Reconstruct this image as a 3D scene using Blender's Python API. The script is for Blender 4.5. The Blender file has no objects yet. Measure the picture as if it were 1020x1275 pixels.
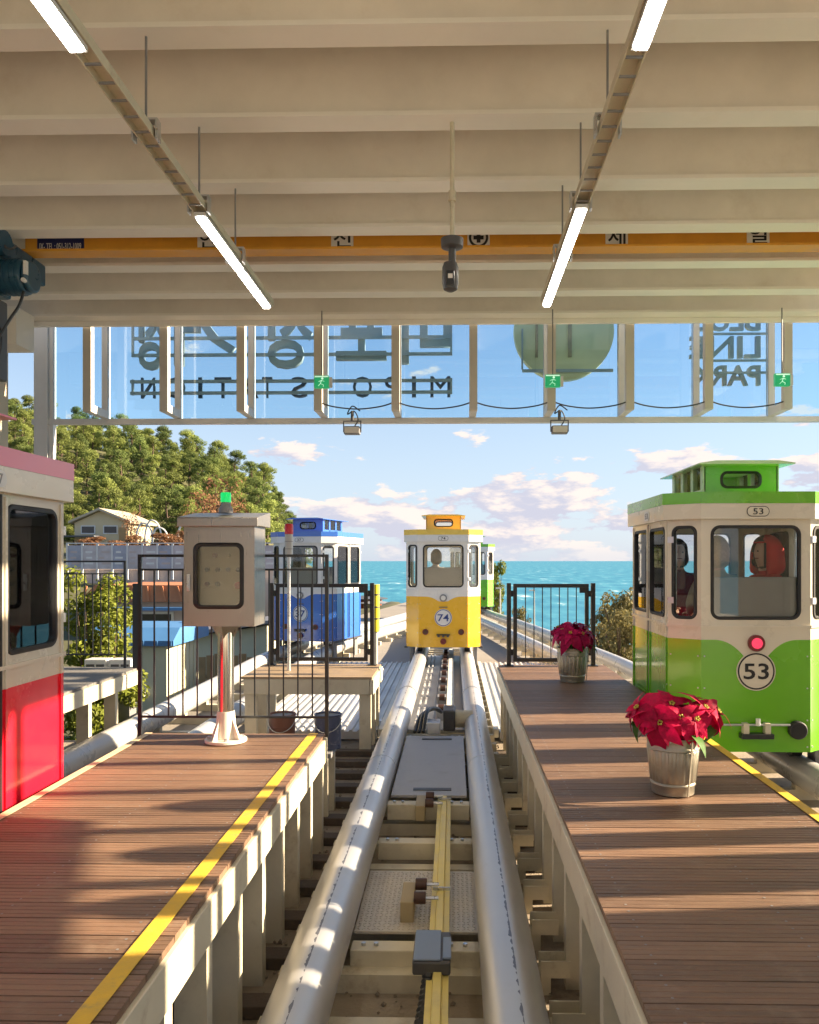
import bpy, bmesh, math, random
from mathutils import Vector, Matrix
random.seed(7)
PI = math.pi
R = math.radians
scene = bpy.context.scene
COL = scene.collection

# ------------------------------------------------------------------ camera
CAM_Z = 1.40
cam_d = bpy.data.cameras.new('camera')
cam = bpy.data.objects.new('camera', cam_d); COL.objects.link(cam)
cam_d.sensor_fit = 'HORIZONTAL'; cam_d.sensor_width = 36.0
cam_d.lens = 36.0 * 1000 / 1020
cam_d.clip_start = 0.05; cam_d.clip_end = 60000
cam.location = (0, 0, CAM_Z)
cam.rotation_euler = (R(90), 0, R(1.2))
cam_d.shift_x = -34.0 / 1020
cam_d.shift_y = 60.5 / 1020
scene.camera = cam

# ------------------------------------------------------------------ sun, sky, exposure
SUN_EL, SUN_AZ = 24.0, 6.0          # degrees above the horizon; degrees from +X towards +Y
sd = Vector((math.cos(R(SUN_EL)) * math.cos(R(SUN_AZ)), math.cos(R(SUN_EL)) * math.sin(R(SUN_AZ)), math.sin(R(SUN_EL))))
sun_d = bpy.data.lights.new('sun', 'SUN'); sun = bpy.data.objects.new('sun', sun_d); COL.objects.link(sun)
sun_d.energy = 5.0; sun_d.angle = R(0.53); sun_d.color = (1.0, 0.80, 0.55)
sun.rotation_euler = sd.to_track_quat('Z', 'Y').to_euler()
sun.location = (60, 6, 20)

scene.view_settings.view_transform = 'Standard'
scene.view_settings.look = 'None'
scene.view_settings.gamma = 1.0
scene.view_settings.use_curve_mapping = False
scene.view_settings.exposure = 2.0
scene.cycles.max_bounces = 10
scene.cycles.diffuse_bounces = 6
scene.cycles.transparent_max_bounces = 24
scene.cycles.caustics_reflective = False
scene.cycles.caustics_refractive = False
scene.cycles.use_denoising = True
scene.cycles.sample_clamp_indirect = 6.0

world = bpy.data.worlds.new('World'); scene.world = world; world.use_nodes = True
wn, wl = world.node_tree.nodes, world.node_tree.links
wn.clear()
def W(t, **kw):
    n = wn.new(t)
    for k, v in kw.items(): setattr(n, k, v)
    return n
def wmath(op, a, b=None, clamp=False):
    n = W('ShaderNodeMath', operation=op, use_clamp=clamp)
    for i, v in enumerate((a, b)):
        if v is None: continue
        if isinstance(v, (int, float)): n.inputs[i].default_value = v
        else: wl.new(v, n.inputs[i])
    return n.outputs[0]
def wmap(v, a, b, c, d, smooth=True):
    n = W('ShaderNodeMapRange'); n.interpolation_type = 'SMOOTHSTEP' if smooth else 'LINEAR'
    wl.new(v, n.inputs[0])
    for i, x in enumerate((a, b, c, d)): n.inputs[i + 1].default_value = x
    return n.outputs[0]
sky = W('ShaderNodeTexSky'); sky.sky_type = 'NISHITA'; sky.sun_disc = False
sky.sun_rotation = R(90 - SUN_AZ)
sky.sun_elevation = R(SUN_EL)
sky.air_density = 1.0; sky.dust_density = 0.6; sky.ozone_density = 2.0; sky.altitude = 0
tc = W('ShaderNodeTexCoord'); sep = W('ShaderNodeSeparateXYZ'); wl.new(tc.outputs['Generated'], sep.inputs[0])
az = wmath('ARCTAN2', sep.outputs[0], sep.outputs[1]); el = wmath('ARCSINE', sep.outputs[2])
def cloud_field(dx, dz):
    cb = W('ShaderNodeCombineXYZ')
    wl.new(wmath('ADD', wmath('MULTIPLY', az, 7.5), dx), cb.inputs[0])
    wl.new(wmath('ADD', wmath('MULTIPLY', el, 21.0), dz), cb.inputs[1])
    cb.inputs[2].default_value = 3.7
    nz = W('ShaderNodeTexNoise'); nz.inputs['Scale'].default_value = 1.0; nz.inputs['Detail'].default_value = 9; nz.inputs['Roughness'].default_value = 0.60
    wl.new(cb.outputs[0], nz.inputs['Vector'])
    return nz.outputs['Fac']
c1 = cloud_field(0, 0); c2 = cloud_field(0.16, 0.22)
thr = wmap(el, 0.015, 0.19, 0.43, 0.595)
den = wmath('SUBTRACT', c1, thr)
mask = wmap(den, 0.0, 0.045, 0.0, 0.94)
mask = wmath('MULTIPLY', mask, wmap(el, 0.003, 0.03, 0.45, 1.0))
mask = wmath('MULTIPLY', mask, wmap(el, 0.28, 0.5, 1.0, 0.25))
lit = wmap(wmath('SUBTRACT', c1, c2), -0.05, 0.09, 0.0, 1.0)
ccol = W('ShaderNodeMix', data_type='RGBA')
wl.new(lit, ccol.inputs[0])
ccol.inputs[6].default_value = (3.3, 3.3, 3.9, 1); ccol.inputs[7].default_value = (5.4, 4.7, 4.3, 1)
# pale milky veil low over the horizon
veil = W('ShaderNodeMix', data_type='RGBA'); wl.new(wmap(el, -0.02, 0.40, 0.75, 0.0), veil.inputs[0])
tint = W('ShaderNodeMix', data_type='RGBA', blend_type='MULTIPLY'); tint.inputs[0].default_value = 1.0
wl.new(sky.outputs[0], tint.inputs[6]); tint.inputs[7].default_value = (1.0, 1.0, 1.0, 1)
wl.new(tint.outputs[2], veil.inputs[6]); veil.inputs[7].default_value = (3.3, 3.8, 4.7, 1)
skc = W('ShaderNodeMix', data_type='RGBA'); wl.new(mask, skc.inputs[0])
wl.new(veil.outputs[2], skc.inputs[6]); wl.new(ccol.outputs[2], skc.inputs[7])
bg = W('ShaderNodeBackground'); bg.inputs[1].default_value = 0.052
wl.new(skc.outputs[2], bg.inputs[0])
wo = W('ShaderNodeOutputWorld'); wl.new(bg.outputs[0], wo.inputs[0])

# ------------------------------------------------------------------ materials
MATS = {}
def mat(name, color, rough=0.5, metal=0.0, var=0.12, vscale=6.0, bump=0.0, bscale=60.0, spec=0.5, stretch=(1, 1, 1),
        emit=None, estr=0.0, rnd=0.0, coat=0.0, dirt=0.0, dirtcol=(0.06, 0.05, 0.04), dscale=1.3, rvar=0.12):
    """Procedural surface: colour with soft noise, optional grime, grain relief; positions in world space so copies differ."""
    if name in MATS: return MATS[name]
    m = bpy.data.materials.new(name); m.use_nodes = True; MATS[name] = m
    nt = m.node_tree; N, L = nt.nodes, nt.links
    b = N['Principled BSDF']
    geo = N.new('ShaderNodeNewGeometry'); mp = N.new('ShaderNodeMapping'); mp.inputs['Scale'].default_value = stretch
    L.new(geo.outputs['Position'], mp.inputs['Vector'])
    nz = N.new('ShaderNodeTexNoise'); nz.inputs['Scale'].default_value = vscale; nz.inputs['Detail'].default_value = 6; nz.inputs['Roughness'].default_value = 0.6
    L.new(mp.outputs[0], nz.inputs['Vector'])
    mr = N.new('ShaderNodeMapRange'); mr.inputs[1].default_value = 0.25; mr.inputs[2].default_value = 0.75
    mr.inputs[3].default_value = 1 - var; mr.inputs[4].default_value = 1 + var
    L.new(nz.outputs['Fac'], mr.inputs[0])
    val = mr.outputs[0]
    if rnd > 0:
        oi = N.new('ShaderNodeObjectInfo'); mo = N.new('ShaderNodeMapRange')
        mo.inputs[3].default_value = 1 - rnd; mo.inputs[4].default_value = 1 + rnd
        L.new(oi.outputs['Random'], mo.inputs[0])
        mm = N.new('ShaderNodeMath'); mm.operation = 'MULTIPLY'; L.new(val, mm.inputs[0]); L.new(mo.outputs[0], mm.inputs[1]); val = mm.outputs[0]
    hs = N.new('ShaderNodeHueSaturation'); hs.inputs['Color'].default_value = (*color, 1); L.new(val, hs.inputs['Value'])
    out = hs.outputs[0]
    if dirt > 0:
        nd = N.new('ShaderNodeTexNoise'); nd.inputs['Scale'].default_value = dscale; nd.inputs['Detail'].default_value = 9; nd.inputs['Roughness'].default_value = 0.7
        L.new(geo.outputs['Position'], nd.inputs['Vector'])
        dr = N.new('ShaderNodeMapRange'); dr.interpolation_type = 'SMOOTHSTEP'; dr.inputs[1].default_value = 0.52; dr.inputs[2].default_value = 0.75; dr.inputs[4].default_value = dirt
        L.new(nd.outputs['Fac'], dr.inputs[0])
        mx = N.new('ShaderNodeMix'); mx.data_type = 'RGBA'; L.new(dr.outputs[0], mx.inputs[0]); L.new(out, mx.inputs[6]); mx.inputs[7].default_value = (*dirtcol, 1)
        out = mx.outputs[2]
    L.new(out, b.inputs['Base Color'])
    rr = N.new('ShaderNodeMapRange'); rr.inputs[1].default_value = 0.3; rr.inputs[2].default_value = 0.7
    rr.inputs[3].default_value = max(0.02, rough - rvar); rr.inputs[4].default_value = min(1, rough + rvar)
    L.new(nz.outputs['Fac'], rr.inputs[0]); L.new(rr.outputs[0], b.inputs['Roughness'])
    b.inputs['Metallic'].default_value = metal; b.inputs['Specular IOR Level'].default_value = spec
    if coat: b.inputs['Coat Weight'].default_value = coat; b.inputs['Coat Roughness'].default_value = 0.08
    if bump > 0:
        nb = N.new('ShaderNodeTexNoise'); nb.inputs['Scale'].default_value = bscale; nb.inputs['Detail'].default_value = 4
        L.new(mp.outputs[0], nb.inputs['Vector'])
        bp = N.new('ShaderNodeBump'); bp.inputs['Strength'].default_value = bump; bp.inputs['Distance'].default_value = 0.02
        L.new(nb.outputs['Fac'], bp.inputs['Height']); L.new(bp.outputs[0], b.inputs['Normal'])
    if emit:
        b.inputs['Emission Color'].default_value = (*emit, 1); b.inputs['Emission Strength'].default_value = estr
    return m

def glass(name, tint=(0.9, 0.95, 0.95), refl=0.09, rough=0.02):
    m = bpy.data.materials.new(name); m.use_nodes = True; MATS[name] = m
    N, L = m.node_tree.nodes, m.node_tree.links; N.clear()
    o = N.new('ShaderNodeOutputMaterial'); t = N.new('ShaderNodeBsdfTransparent'); t.inputs[0].default_value = (*tint, 1)
    g = N.new('ShaderNodeBsdfGlossy'); g.inputs['Roughness'].default_value = rough; g.inputs[0].default_value = (0.95, 0.97, 1, 1)
    fr = N.new('ShaderNodeFresnel'); fr.inputs[0].default_value = 1.45
    ma = N.new('ShaderNodeMath'); ma.operation = 'ADD'; ma.use_clamp = True; ma.inputs[1].default_value = refl - 0.04
    L.new(fr.outputs[0], ma.inputs[0])
    mx = N.new('ShaderNodeMixShader'); L.new(ma.outputs[0], mx.inputs[0]); L.new(t.outputs[0], mx.inputs[1]); L.new(g.outputs[0], mx.inputs[2])
    L.new(mx.outputs[0], o.inputs[0])
    return m

glass('window_glass', (0.93, 0.95, 0.95), 0.055)
glass('transom_glass', (0.80, 0.93, 1.0), 0.05)
glass('cabinet_glass', (0.85, 0.85, 0.8), 0.12, 0.05)
mat('steel_cream', (0.62, 0.57, 0.44), 0.5, 0, 0.12, 4, 0.05, 80, dirt=0.55, dirtcol=(0.26, 0.17, 0.09), dscale=4.5)
mat('steel_white', (0.74, 0.72, 0.64), 0.45, 0, 0.06, 3, 0.03, 80, dirt=0.25, dirtcol=(0.30, 0.25, 0.17), dscale=2.5)
mat('ceiling_paint', (0.80, 0.755, 0.69), 0.8, 0, 0.10, 1.6, 0.06, 120, dirt=0.30, dirtcol=(0.52, 0.43, 0.33), dscale=1.4)
mat('beam_paint', (0.88, 0.84, 0.78), 0.6, 0, 0.05, 2.0, 0.04, 90, dirt=0.15, dirtcol=(0.45, 0.36, 0.25), dscale=2)
mat('frame_white', (0.66, 0.66, 0.66), 0.4, 0, 0.05, 3, dirt=0.2, dirtcol=(0.3, 0.3, 0.3), dscale=4)
mat('wall_beige', (0.55, 0.48, 0.38), 0.8, 0, 0.08, 2, 0.1, 60)
mat('plank_wood', (0.195, 0.116, 0.073), 0.52, 0, 0.34, 5, 0.25, 45, stretch=(0.5, 9, 9), rnd=0.24, dirt=0.45, dirtcol=(0.30, 0.23, 0.17), dscale=5, spec=0.5)
mat('plank_grey', (0.20, 0.19, 0.18), 0.5, 0, 0.3, 5, 0.25, 45, stretch=(0.5, 9, 9), rnd=0.15)
mat('plank_edge', (0.33, 0.24, 0.15), 0.5, 0, 0.15, 5)
mat('unseen_pale', (0.80, 0.76, 0.68), 0.5, 0, 0.06, 2, dirt=0.2, dirtcol=(0.4, 0.36, 0.3), dscale=1.5)  # pale tone of the added floor and wall behind the camera
mat('line_yellow', (0.70, 0.44, 0.04), 0.55, 0, 0.12, 14, 0.1, 120, dirt=0.8, dirtcol=(0.34, 0.25, 0.13), dscale=11)
mat('line_pale', (0.70, 0.56, 0.36), 0.55, 0, 0.1, 14, dirt=0.3, dirtcol=(0.3, 0.22, 0.15), dscale=9)
mat('concrete', (0.30, 0.25, 0.19), 0.9, 0, 0.22, 2.5, 0.4, 40, dirt=0.7, dirtcol=(0.09, 0.065, 0.045), dscale=2.2)
mat('slab', (0.26, 0.235, 0.205), 0.9, 0, 0.12, 1.5, 0.3, 30, dirt=0.3, dirtcol=(0.2, 0.17, 0.14), dscale=0.8)
mat('tie_dark', (0.10, 0.075, 0.055), 0.8, 0, 0.3, 6, 0.3, 40, dirt=0.4, dirtcol=(0.22, 0.17, 0.12), dscale=5)
mat('deck_white', (0.50, 0.50, 0.50), 0.4, 0.0, 0.06, 2, dirt=0.25, dirtcol=(0.40, 0.38, 0.35), dscale=1.5)
mat('plate_grey', (0.40, 0.39, 0.40), 0.45, 0.35, 0.14, 5, 0.35, 160, dirt=0.4, dirtcol=(0.22, 0.19, 0.17), dscale=3)
mat('plate_pale', (0.52, 0.48, 0.42), 0.5, 0.2, 0.12, 5, 0.1, 160, dirt=0.4, dirtcol=(0.30, 0.24, 0.18), dscale=3)
mat('rubber', (0.015, 0.015, 0.017), 0.55, 0, 0.2)
mat('black_paint', (0.022, 0.024, 0.028), 0.4, 0, 0.15)
mat('dark_grey', (0.07, 0.07, 0.075), 0.45, 0, 0.15)
mat('mid_grey', (0.22, 0.22, 0.23), 0.5, 0, 0.15)
mat('galvanised', (0.58, 0.59, 0.61), 0.34, 0.85, 0.14, 8, 0.08, 200, dirt=0.35, dirtcol=(0.30, 0.28, 0.26), dscale=4)
mat('stainless', (0.33, 0.31, 0.29), 0.36, 0.8, 0.06, 4, stretch=(20, 20, 1), dirt=0.12, dirtcol=(0.25, 0.22, 0.19), dscale=3)
mat('polished', (0.62, 0.60, 0.57), 0.13, 0.95, 0.05, 3, rvar=0.04)
mat('mullion_grey', (0.60, 0.55, 0.48), 0.5, 0, 0.06, 3)
mat('pipe_white', (0.47, 0.47, 0.465), 0.32, 0.1, 0.06, 3, dirt=0.3, dirtcol=(0.42, 0.38, 0.32), dscale=2)
mat('crane_orange', (0.72, 0.33, 0.03), 0.5, 0, 0.10, 4, dirt=0.25, dirtcol=(0.28, 0.12, 0.03), dscale=3)
mat('sign_white', (0.74, 0.71, 0.66), 0.5, 0, 0.05)
mat('sign_blue', (0.012, 0.018, 0.10), 0.4, 0, 0.1)
mat('ink', (0.012, 0.012, 0.015), 0.6, 0, 0.1)
mat('ink_blue', (0.02, 0.05, 0.22), 0.5, 0, 0.1)
mat('hoist_blue', (0.02, 0.075, 0.12), 0.35, 0, 0.12)
mat('letter_back', (0.38, 0.43, 0.44), 0.5, 0.2, 0.08)
mat('letter_dark', (0.07, 0.11, 0.17), 0.5, 0.2, 0.08)
mat('logo_back', (0.74, 0.70, 0.40), 0.5, 0.1, 0.1, 2)
mat('tube_light', (0.9, 0.9, 0.88), 0.4, 0, 0.02, emit=(1.0, 0.93, 0.80), estr=6.0)
mat('exit_green', (0.01, 0.22, 0.09), 0.4, 0, 0.05, emit=(0.01, 0.40, 0.14), estr=0.16)
mat('exit_white', (0.7, 0.9, 0.8), 0.4, 0, 0.02, emit=(0.6, 1.0, 0.75), estr=0.15)
mat('beacon_green', (0.01, 0.45, 0.12), 0.15, 0, 0.05, emit=(0.0, 0.8, 0.15), estr=0.18)
mat('beacon_red', (0.62, 0.02, 0.03), 0.25, 0, 0.05)
mat('lamp_red', (0.60, 0.02, 0.05), 0.2, 0, 0.05, emit=(1.0, 0.06, 0.14), estr=0.22)
mat('lamp_ring', (0.16, 0.015, 0.02), 0.3)
mat('cream_paint', (0.66, 0.61, 0.51), 0.28, 0, 0.03, 2, coat=0.4, dirt=0.05, dirtcol=(0.4, 0.35, 0.28), dscale=1.5)
mat('white_paint', (0.72, 0.70, 0.69), 0.28, 0, 0.03, 2, coat=0.4)
mat('paint_green', (0.135, 0.44, 0.012), 0.25, 0, 0.05, 1.5, coat=0.6, dirt=0.07, dirtcol=(0.14, 0.11, 0.08), dscale=2.2)
mat('paint_red', (0.78, 0.012, 0.035), 0.25, 0, 0.05, 1.5, coat=0.6, dirt=0.07, dirtcol=(0.14, 0.11, 0.08), dscale=2.2)
mat('paint_pink', (0.70, 0.20, 0.27), 0.35, 0, 0.05, 1.5, coat=0.4)
mat('paint_yellow', (0.80, 0.44, 0.018), 0.25, 0, 0.04, 1.5, coat=0.6, dirt=0.07, dirtcol=(0.14, 0.11, 0.08), dscale=2.2)
mat('paint_mint_skylit', (0.50, 0.66, 0.42), 0.3, 0, 0.05, 1.5, coat=0.4)  # pale green of the cupola frames; on its roof, painted-in sky light
mat('pebble', (0.22, 0.18, 0.14), 0.9, 0, 0.4, 20)
mat('paint_yellow_lifted', (0.82, 0.55, 0.07), 0.3, 0, 0.04, 1.5, coat=0.4)  # the tram yellow, lightened to offset orange bounce in the cupola's shade
mat('paint_blue', (0.04, 0.15, 0.56), 0.25, 0, 0.05, 1.5, coat=0.6, dirt=0.07, dirtcol=(0.14, 0.11, 0.08), dscale=2.2)
mat('lining', (0.40, 0.37, 0.32), 0.6, 0, 0.06)
mat('seat_grey', (0.30, 0.29, 0.29), 0.4, 0.3, 0.08)
mat('cushion', (0.16, 0.10, 0.06), 0.7, 0, 0.15)
mat('busbar', (0.72, 0.60, 0.20), 0.45, 0, 0.08, 6, dirt=0.3, dirtcol=(0.40, 0.30, 0.12), dscale=5)
mat('roller_brown', (0.06, 0.026, 0.018), 0.5, 0, 0.2)
mat('box_blue', (0.20, 0.25, 0.34), 0.4, 0.1, 0.1)
mat('panel_cream', (0.56, 0.46, 0.31), 0.6, 0, 0.06)
mat('bracket_tan', (0.36, 0.29, 0.17), 0.6, 0, 0.1)
mat('pot_metal', (0.34, 0.31, 0.25), 0.42, 0.55, 0.22, 9, 0.12, 120, dirt=0.55, dirtcol=(0.24, 0.19, 0.11), dscale=7)
mat('soil', (0.03, 0.02, 0.015), 0.95, 0, 0.3, 40, 0.5, 90)
mat('bract_red', (0.46, 0.002, 0.055), 0.6, 0, 0.35, 30, 0.2, 60, rnd=0.42, spec=0.2)
mat('bract_red_shade', (0.42, 0.006, 0.085), 0.6, 0, 0.3, 30, 0.2, 60, rnd=0.4, spec=0.2)  # darker copy of the red bracts, with the far plant's shade painted in
mat('leaf_green', (0.055, 0.16, 0.02), 0.7, 0, 0.2, 30, rnd=0.3)
mat('stem_green', (0.06, 0.10, 0.03), 0.6)
mat('bud_yellow', (0.40, 0.34, 0.05), 0.6)
mat('can_brown', (0.17, 0.07, 0.045), 0.5, 0, 0.2, dirt=0.4, dscale=12)
mat('can_blue', (0.05, 0.06, 0.12), 0.4, 0, 0.2, dirt=0.4, dirtcol=(0.5, 0.5, 0.5), dscale=14)
mat('skin', (0.55, 0.34, 0.25), 0.5, 0, 0.05)
mat('hair_dark', (0.018, 0.013, 0.012), 0.5, 0, 0.2, 40)
mat('hair_fair', (0.42, 0.30, 0.18), 0.5, 0, 0.2, 40)
mat('cloth_red', (0.55, 0.012, 0.02), 0.8, 0, 0.12)
mat('cloth_beige', (0.48, 0.38, 0.27), 0.85, 0, 0.1)
mat('cloth_dark', (0.02, 0.022, 0.03), 0.8, 0, 0.1)
mat('cloth_maroon', (0.16, 0.012, 0.03), 0.8, 0, 0.1)
mat('cloth_grey', (0.30, 0.27, 0.25), 0.85, 0, 0.1)
mat('pine_leaf', (0.23, 0.27, 0.075), 0.7, 0, 0.45, 0.35, rnd=0.28, spec=0.2)
mat('pine_leaf_deep', (0.155, 0.20, 0.06), 0.7, 0, 0.45, 0.35, rnd=0.28, spec=0.2)
mat('leaf_rust', (0.24, 0.125, 0.065), 0.8, 0, 0.4, 0.6, rnd=0.25, spec=0.2)
mat('leaf_bush', (0.17, 0.20, 0.025), 0.6, 0, 0.45, 3.0, rnd=0.25, spec=0.3)
mat('leaf_olive', (0.22, 0.19, 0.075), 0.65, 0, 0.4, 2.0, rnd=0.2, spec=0.3)
mat('bark', (0.085, 0.055, 0.038), 0.9, 0, 0.3, 3)
mat('grass', (0.085, 0.085, 0.035), 0.95, 0, 0.4, 0.15, 0.3, 3, dirt=0.5, dirtcol=(0.06, 0.07, 0.025), dscale=0.05)
mat('house_cream', (0.62, 0.52, 0.34), 0.8, 0, 0.08, 1)
mat('house_mint', (0.56, 0.55, 0.40), 0.75, 0, 0.08, 1, dirt=0.25, dirtcol=(0.35, 0.31, 0.2), dscale=1.2)
mat('roof_blue', (0.07, 0.20, 0.42), 0.5, 0, 0.1, 1.5)
mat('roof_orange', (0.44, 0.17, 0.075), 0.7, 0, 0.15, 2)
mat('roof_tan', (0.46, 0.40, 0.30), 0.7, 0, 0.1, 1)
mat('roof_dark', (0.09, 0.10, 0.12), 0.6, 0, 0.1)
mat('brick_red', (0.42, 0.11, 0.06), 0.8, 0, 0.2, 2)
mat('wall_pink', (0.50, 0.42, 0.40), 0.85, 0, 0.1, 0.8, dirt=0.3, dirtcol=(0.3, 0.25, 0.22), dscale=0.5)
mat('banner_lilac', (0.50, 0.46, 0.48), 0.7, 0, 0.25, 1.6)
mat('banner_blue', (0.38, 0.39, 0.47), 0.7, 0, 0.25, 1.6)
mat('pane_dark', (0.03, 0.035, 0.045), 0.12, 0, 0.1)
mat('wood_pale', (0.42, 0.27, 0.13), 0.8, 0, 0.2, 4)
mat('sleeve_yellow', (0.72, 0.66, 0.03), 0.5, 0, 0.05)

for nm_ in ('pine_leaf', 'pine_leaf_deep', 'leaf_bush', 'leaf_olive', 'leaf_rust', 'bract_red', 'bract_red_shade', 'leaf_green'):
    # thin leaves let part of the light through
    N, L = MATS[nm_].node_tree.nodes, MATS[nm_].node_tree.links; b_ = N['Principled BSDF']; o_ = N['Material Output']
    tb = N.new('ShaderNodeBsdfTranslucent'); L.new(b_.inputs['Base Color'].links[0].from_socket, tb.inputs[0])
    mx_ = N.new('ShaderNodeMixShader'); mx_.inputs[0].default_value = 0.35 if nm_[:5] != 'bract' else 0.2
    L.new(b_.outputs[0], mx_.inputs[1]); L.new(tb.outputs[0], mx_.inputs[2]); L.new(mx_.outputs[0], o_.inputs[0])
def sea_material():
    m = bpy.data.materials.new('sea_water'); m.use_nodes = True; MATS['sea_water'] = m
    N, L = m.node_tree.nodes, m.node_tree.links; b = N['Principled BSDF']
    g = N.new('ShaderNodeNewGeometry'); mp = N.new('ShaderNodeMapping'); mp.inputs['Scale'].default_value = (0.05, 0.012, 1)
    L.new(g.outputs['Position'], mp.inputs[0])
    n1 = N.new('ShaderNodeTexNoise'); n1.inputs['Scale'].default_value = 1.0; n1.inputs['Detail'].default_value = 8; n1.inputs['Roughness'].default_value = 0.65
    L.new(mp.outputs[0], n1.inputs[0])
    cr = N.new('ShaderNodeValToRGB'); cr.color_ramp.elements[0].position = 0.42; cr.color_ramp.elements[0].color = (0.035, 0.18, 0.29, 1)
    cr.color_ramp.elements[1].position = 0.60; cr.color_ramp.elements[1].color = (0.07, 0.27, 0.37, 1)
    e = cr.color_ramp.elements.new(0.70); e.color = (0.5, 0.62, 0.66, 1)  # pale foam flecks and glints painted into the water colour
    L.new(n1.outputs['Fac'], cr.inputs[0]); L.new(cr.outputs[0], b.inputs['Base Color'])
    b.inputs['Roughness'].default_value = 0.55; b.inputs['Specular IOR Level'].default_value = 0.12
    n2 = N.new('ShaderNodeTexNoise'); n2.inputs['Scale'].default_value = 0.35; n2.inputs['Detail'].default_value = 6
    L.new(g.outputs['Position'], n2.inputs[0])
    bp = N.new('ShaderNodeBump'); bp.inputs['Strength'].default_value = 0.6; bp.inputs['Distance'].default_value = 0.6
    L.new(n2.outputs['Fac'], bp.inputs['Height']); L.new(bp.outputs[0], b.inputs['Normal'])
    return m
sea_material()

def rail_material():
    """Galvanised pipe with a broken dark wear line rubbed along its crown by the wheels (object space)."""
    m = mat('rail_steel', (0.60, 0.60, 0.61), 0.40, 0.65, 0.05, 2, 0.0, 150, dirt=0.25, dirtcol=(0.46, 0.42, 0.34), dscale=5, rvar=0.04)
    N, L = m.node_tree.nodes, m.node_tree.links; b = N['Principled BSDF']
    src = b.inputs['Base Color'].links[0].from_socket
    t = N.new('ShaderNodeTexCoord'); s = N.new('ShaderNodeSeparateXYZ'); L.new(t.outputs['Object'], s.inputs[0])
    n = N.new('ShaderNodeTexNoise'); n.inputs['Scale'].default_value = 16; n.inputs['Detail'].default_value = 6; L.new(t.outputs['Object'], n.inputs[0])
    def M(op, a, bb):
        q = N.new('ShaderNodeMath'); q.operation = op
        for i, v in enumerate((a, bb)):
            if isinstance(v, (int, float)): q.inputs[i].default_value = v
            else: L.new(v, q.inputs[i])
        return q.outputs[0]
    off = M('MULTIPLY', M('SUBTRACT', n.outputs['Fac'], 0.5), 0.022)
    dist = M('ABSOLUTE', M('ADD', M('ADD', s.outputs[0], -0.012), off), 0)
    wid = M('MULTIPLY', M('SUBTRACT', n.outputs['Fac'], 0.40), 0.034)
    on = M('MULTIPLY', M('LESS_THAN', dist, wid), M('GREATER_THAN', s.outputs[2], 0.06))
    mx = N.new('ShaderNodeMix'); mx.data_type = 'RGBA'; L.new(M('MULTIPLY', on, 0.8), mx.inputs[0]); L.new(src, mx.inputs[6]); mx.inputs[7].default_value = (0.07, 0.075, 0.11, 1)
    L.new(mx.outputs[2], b.inputs['Base Color'])
rail_material()

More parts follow.
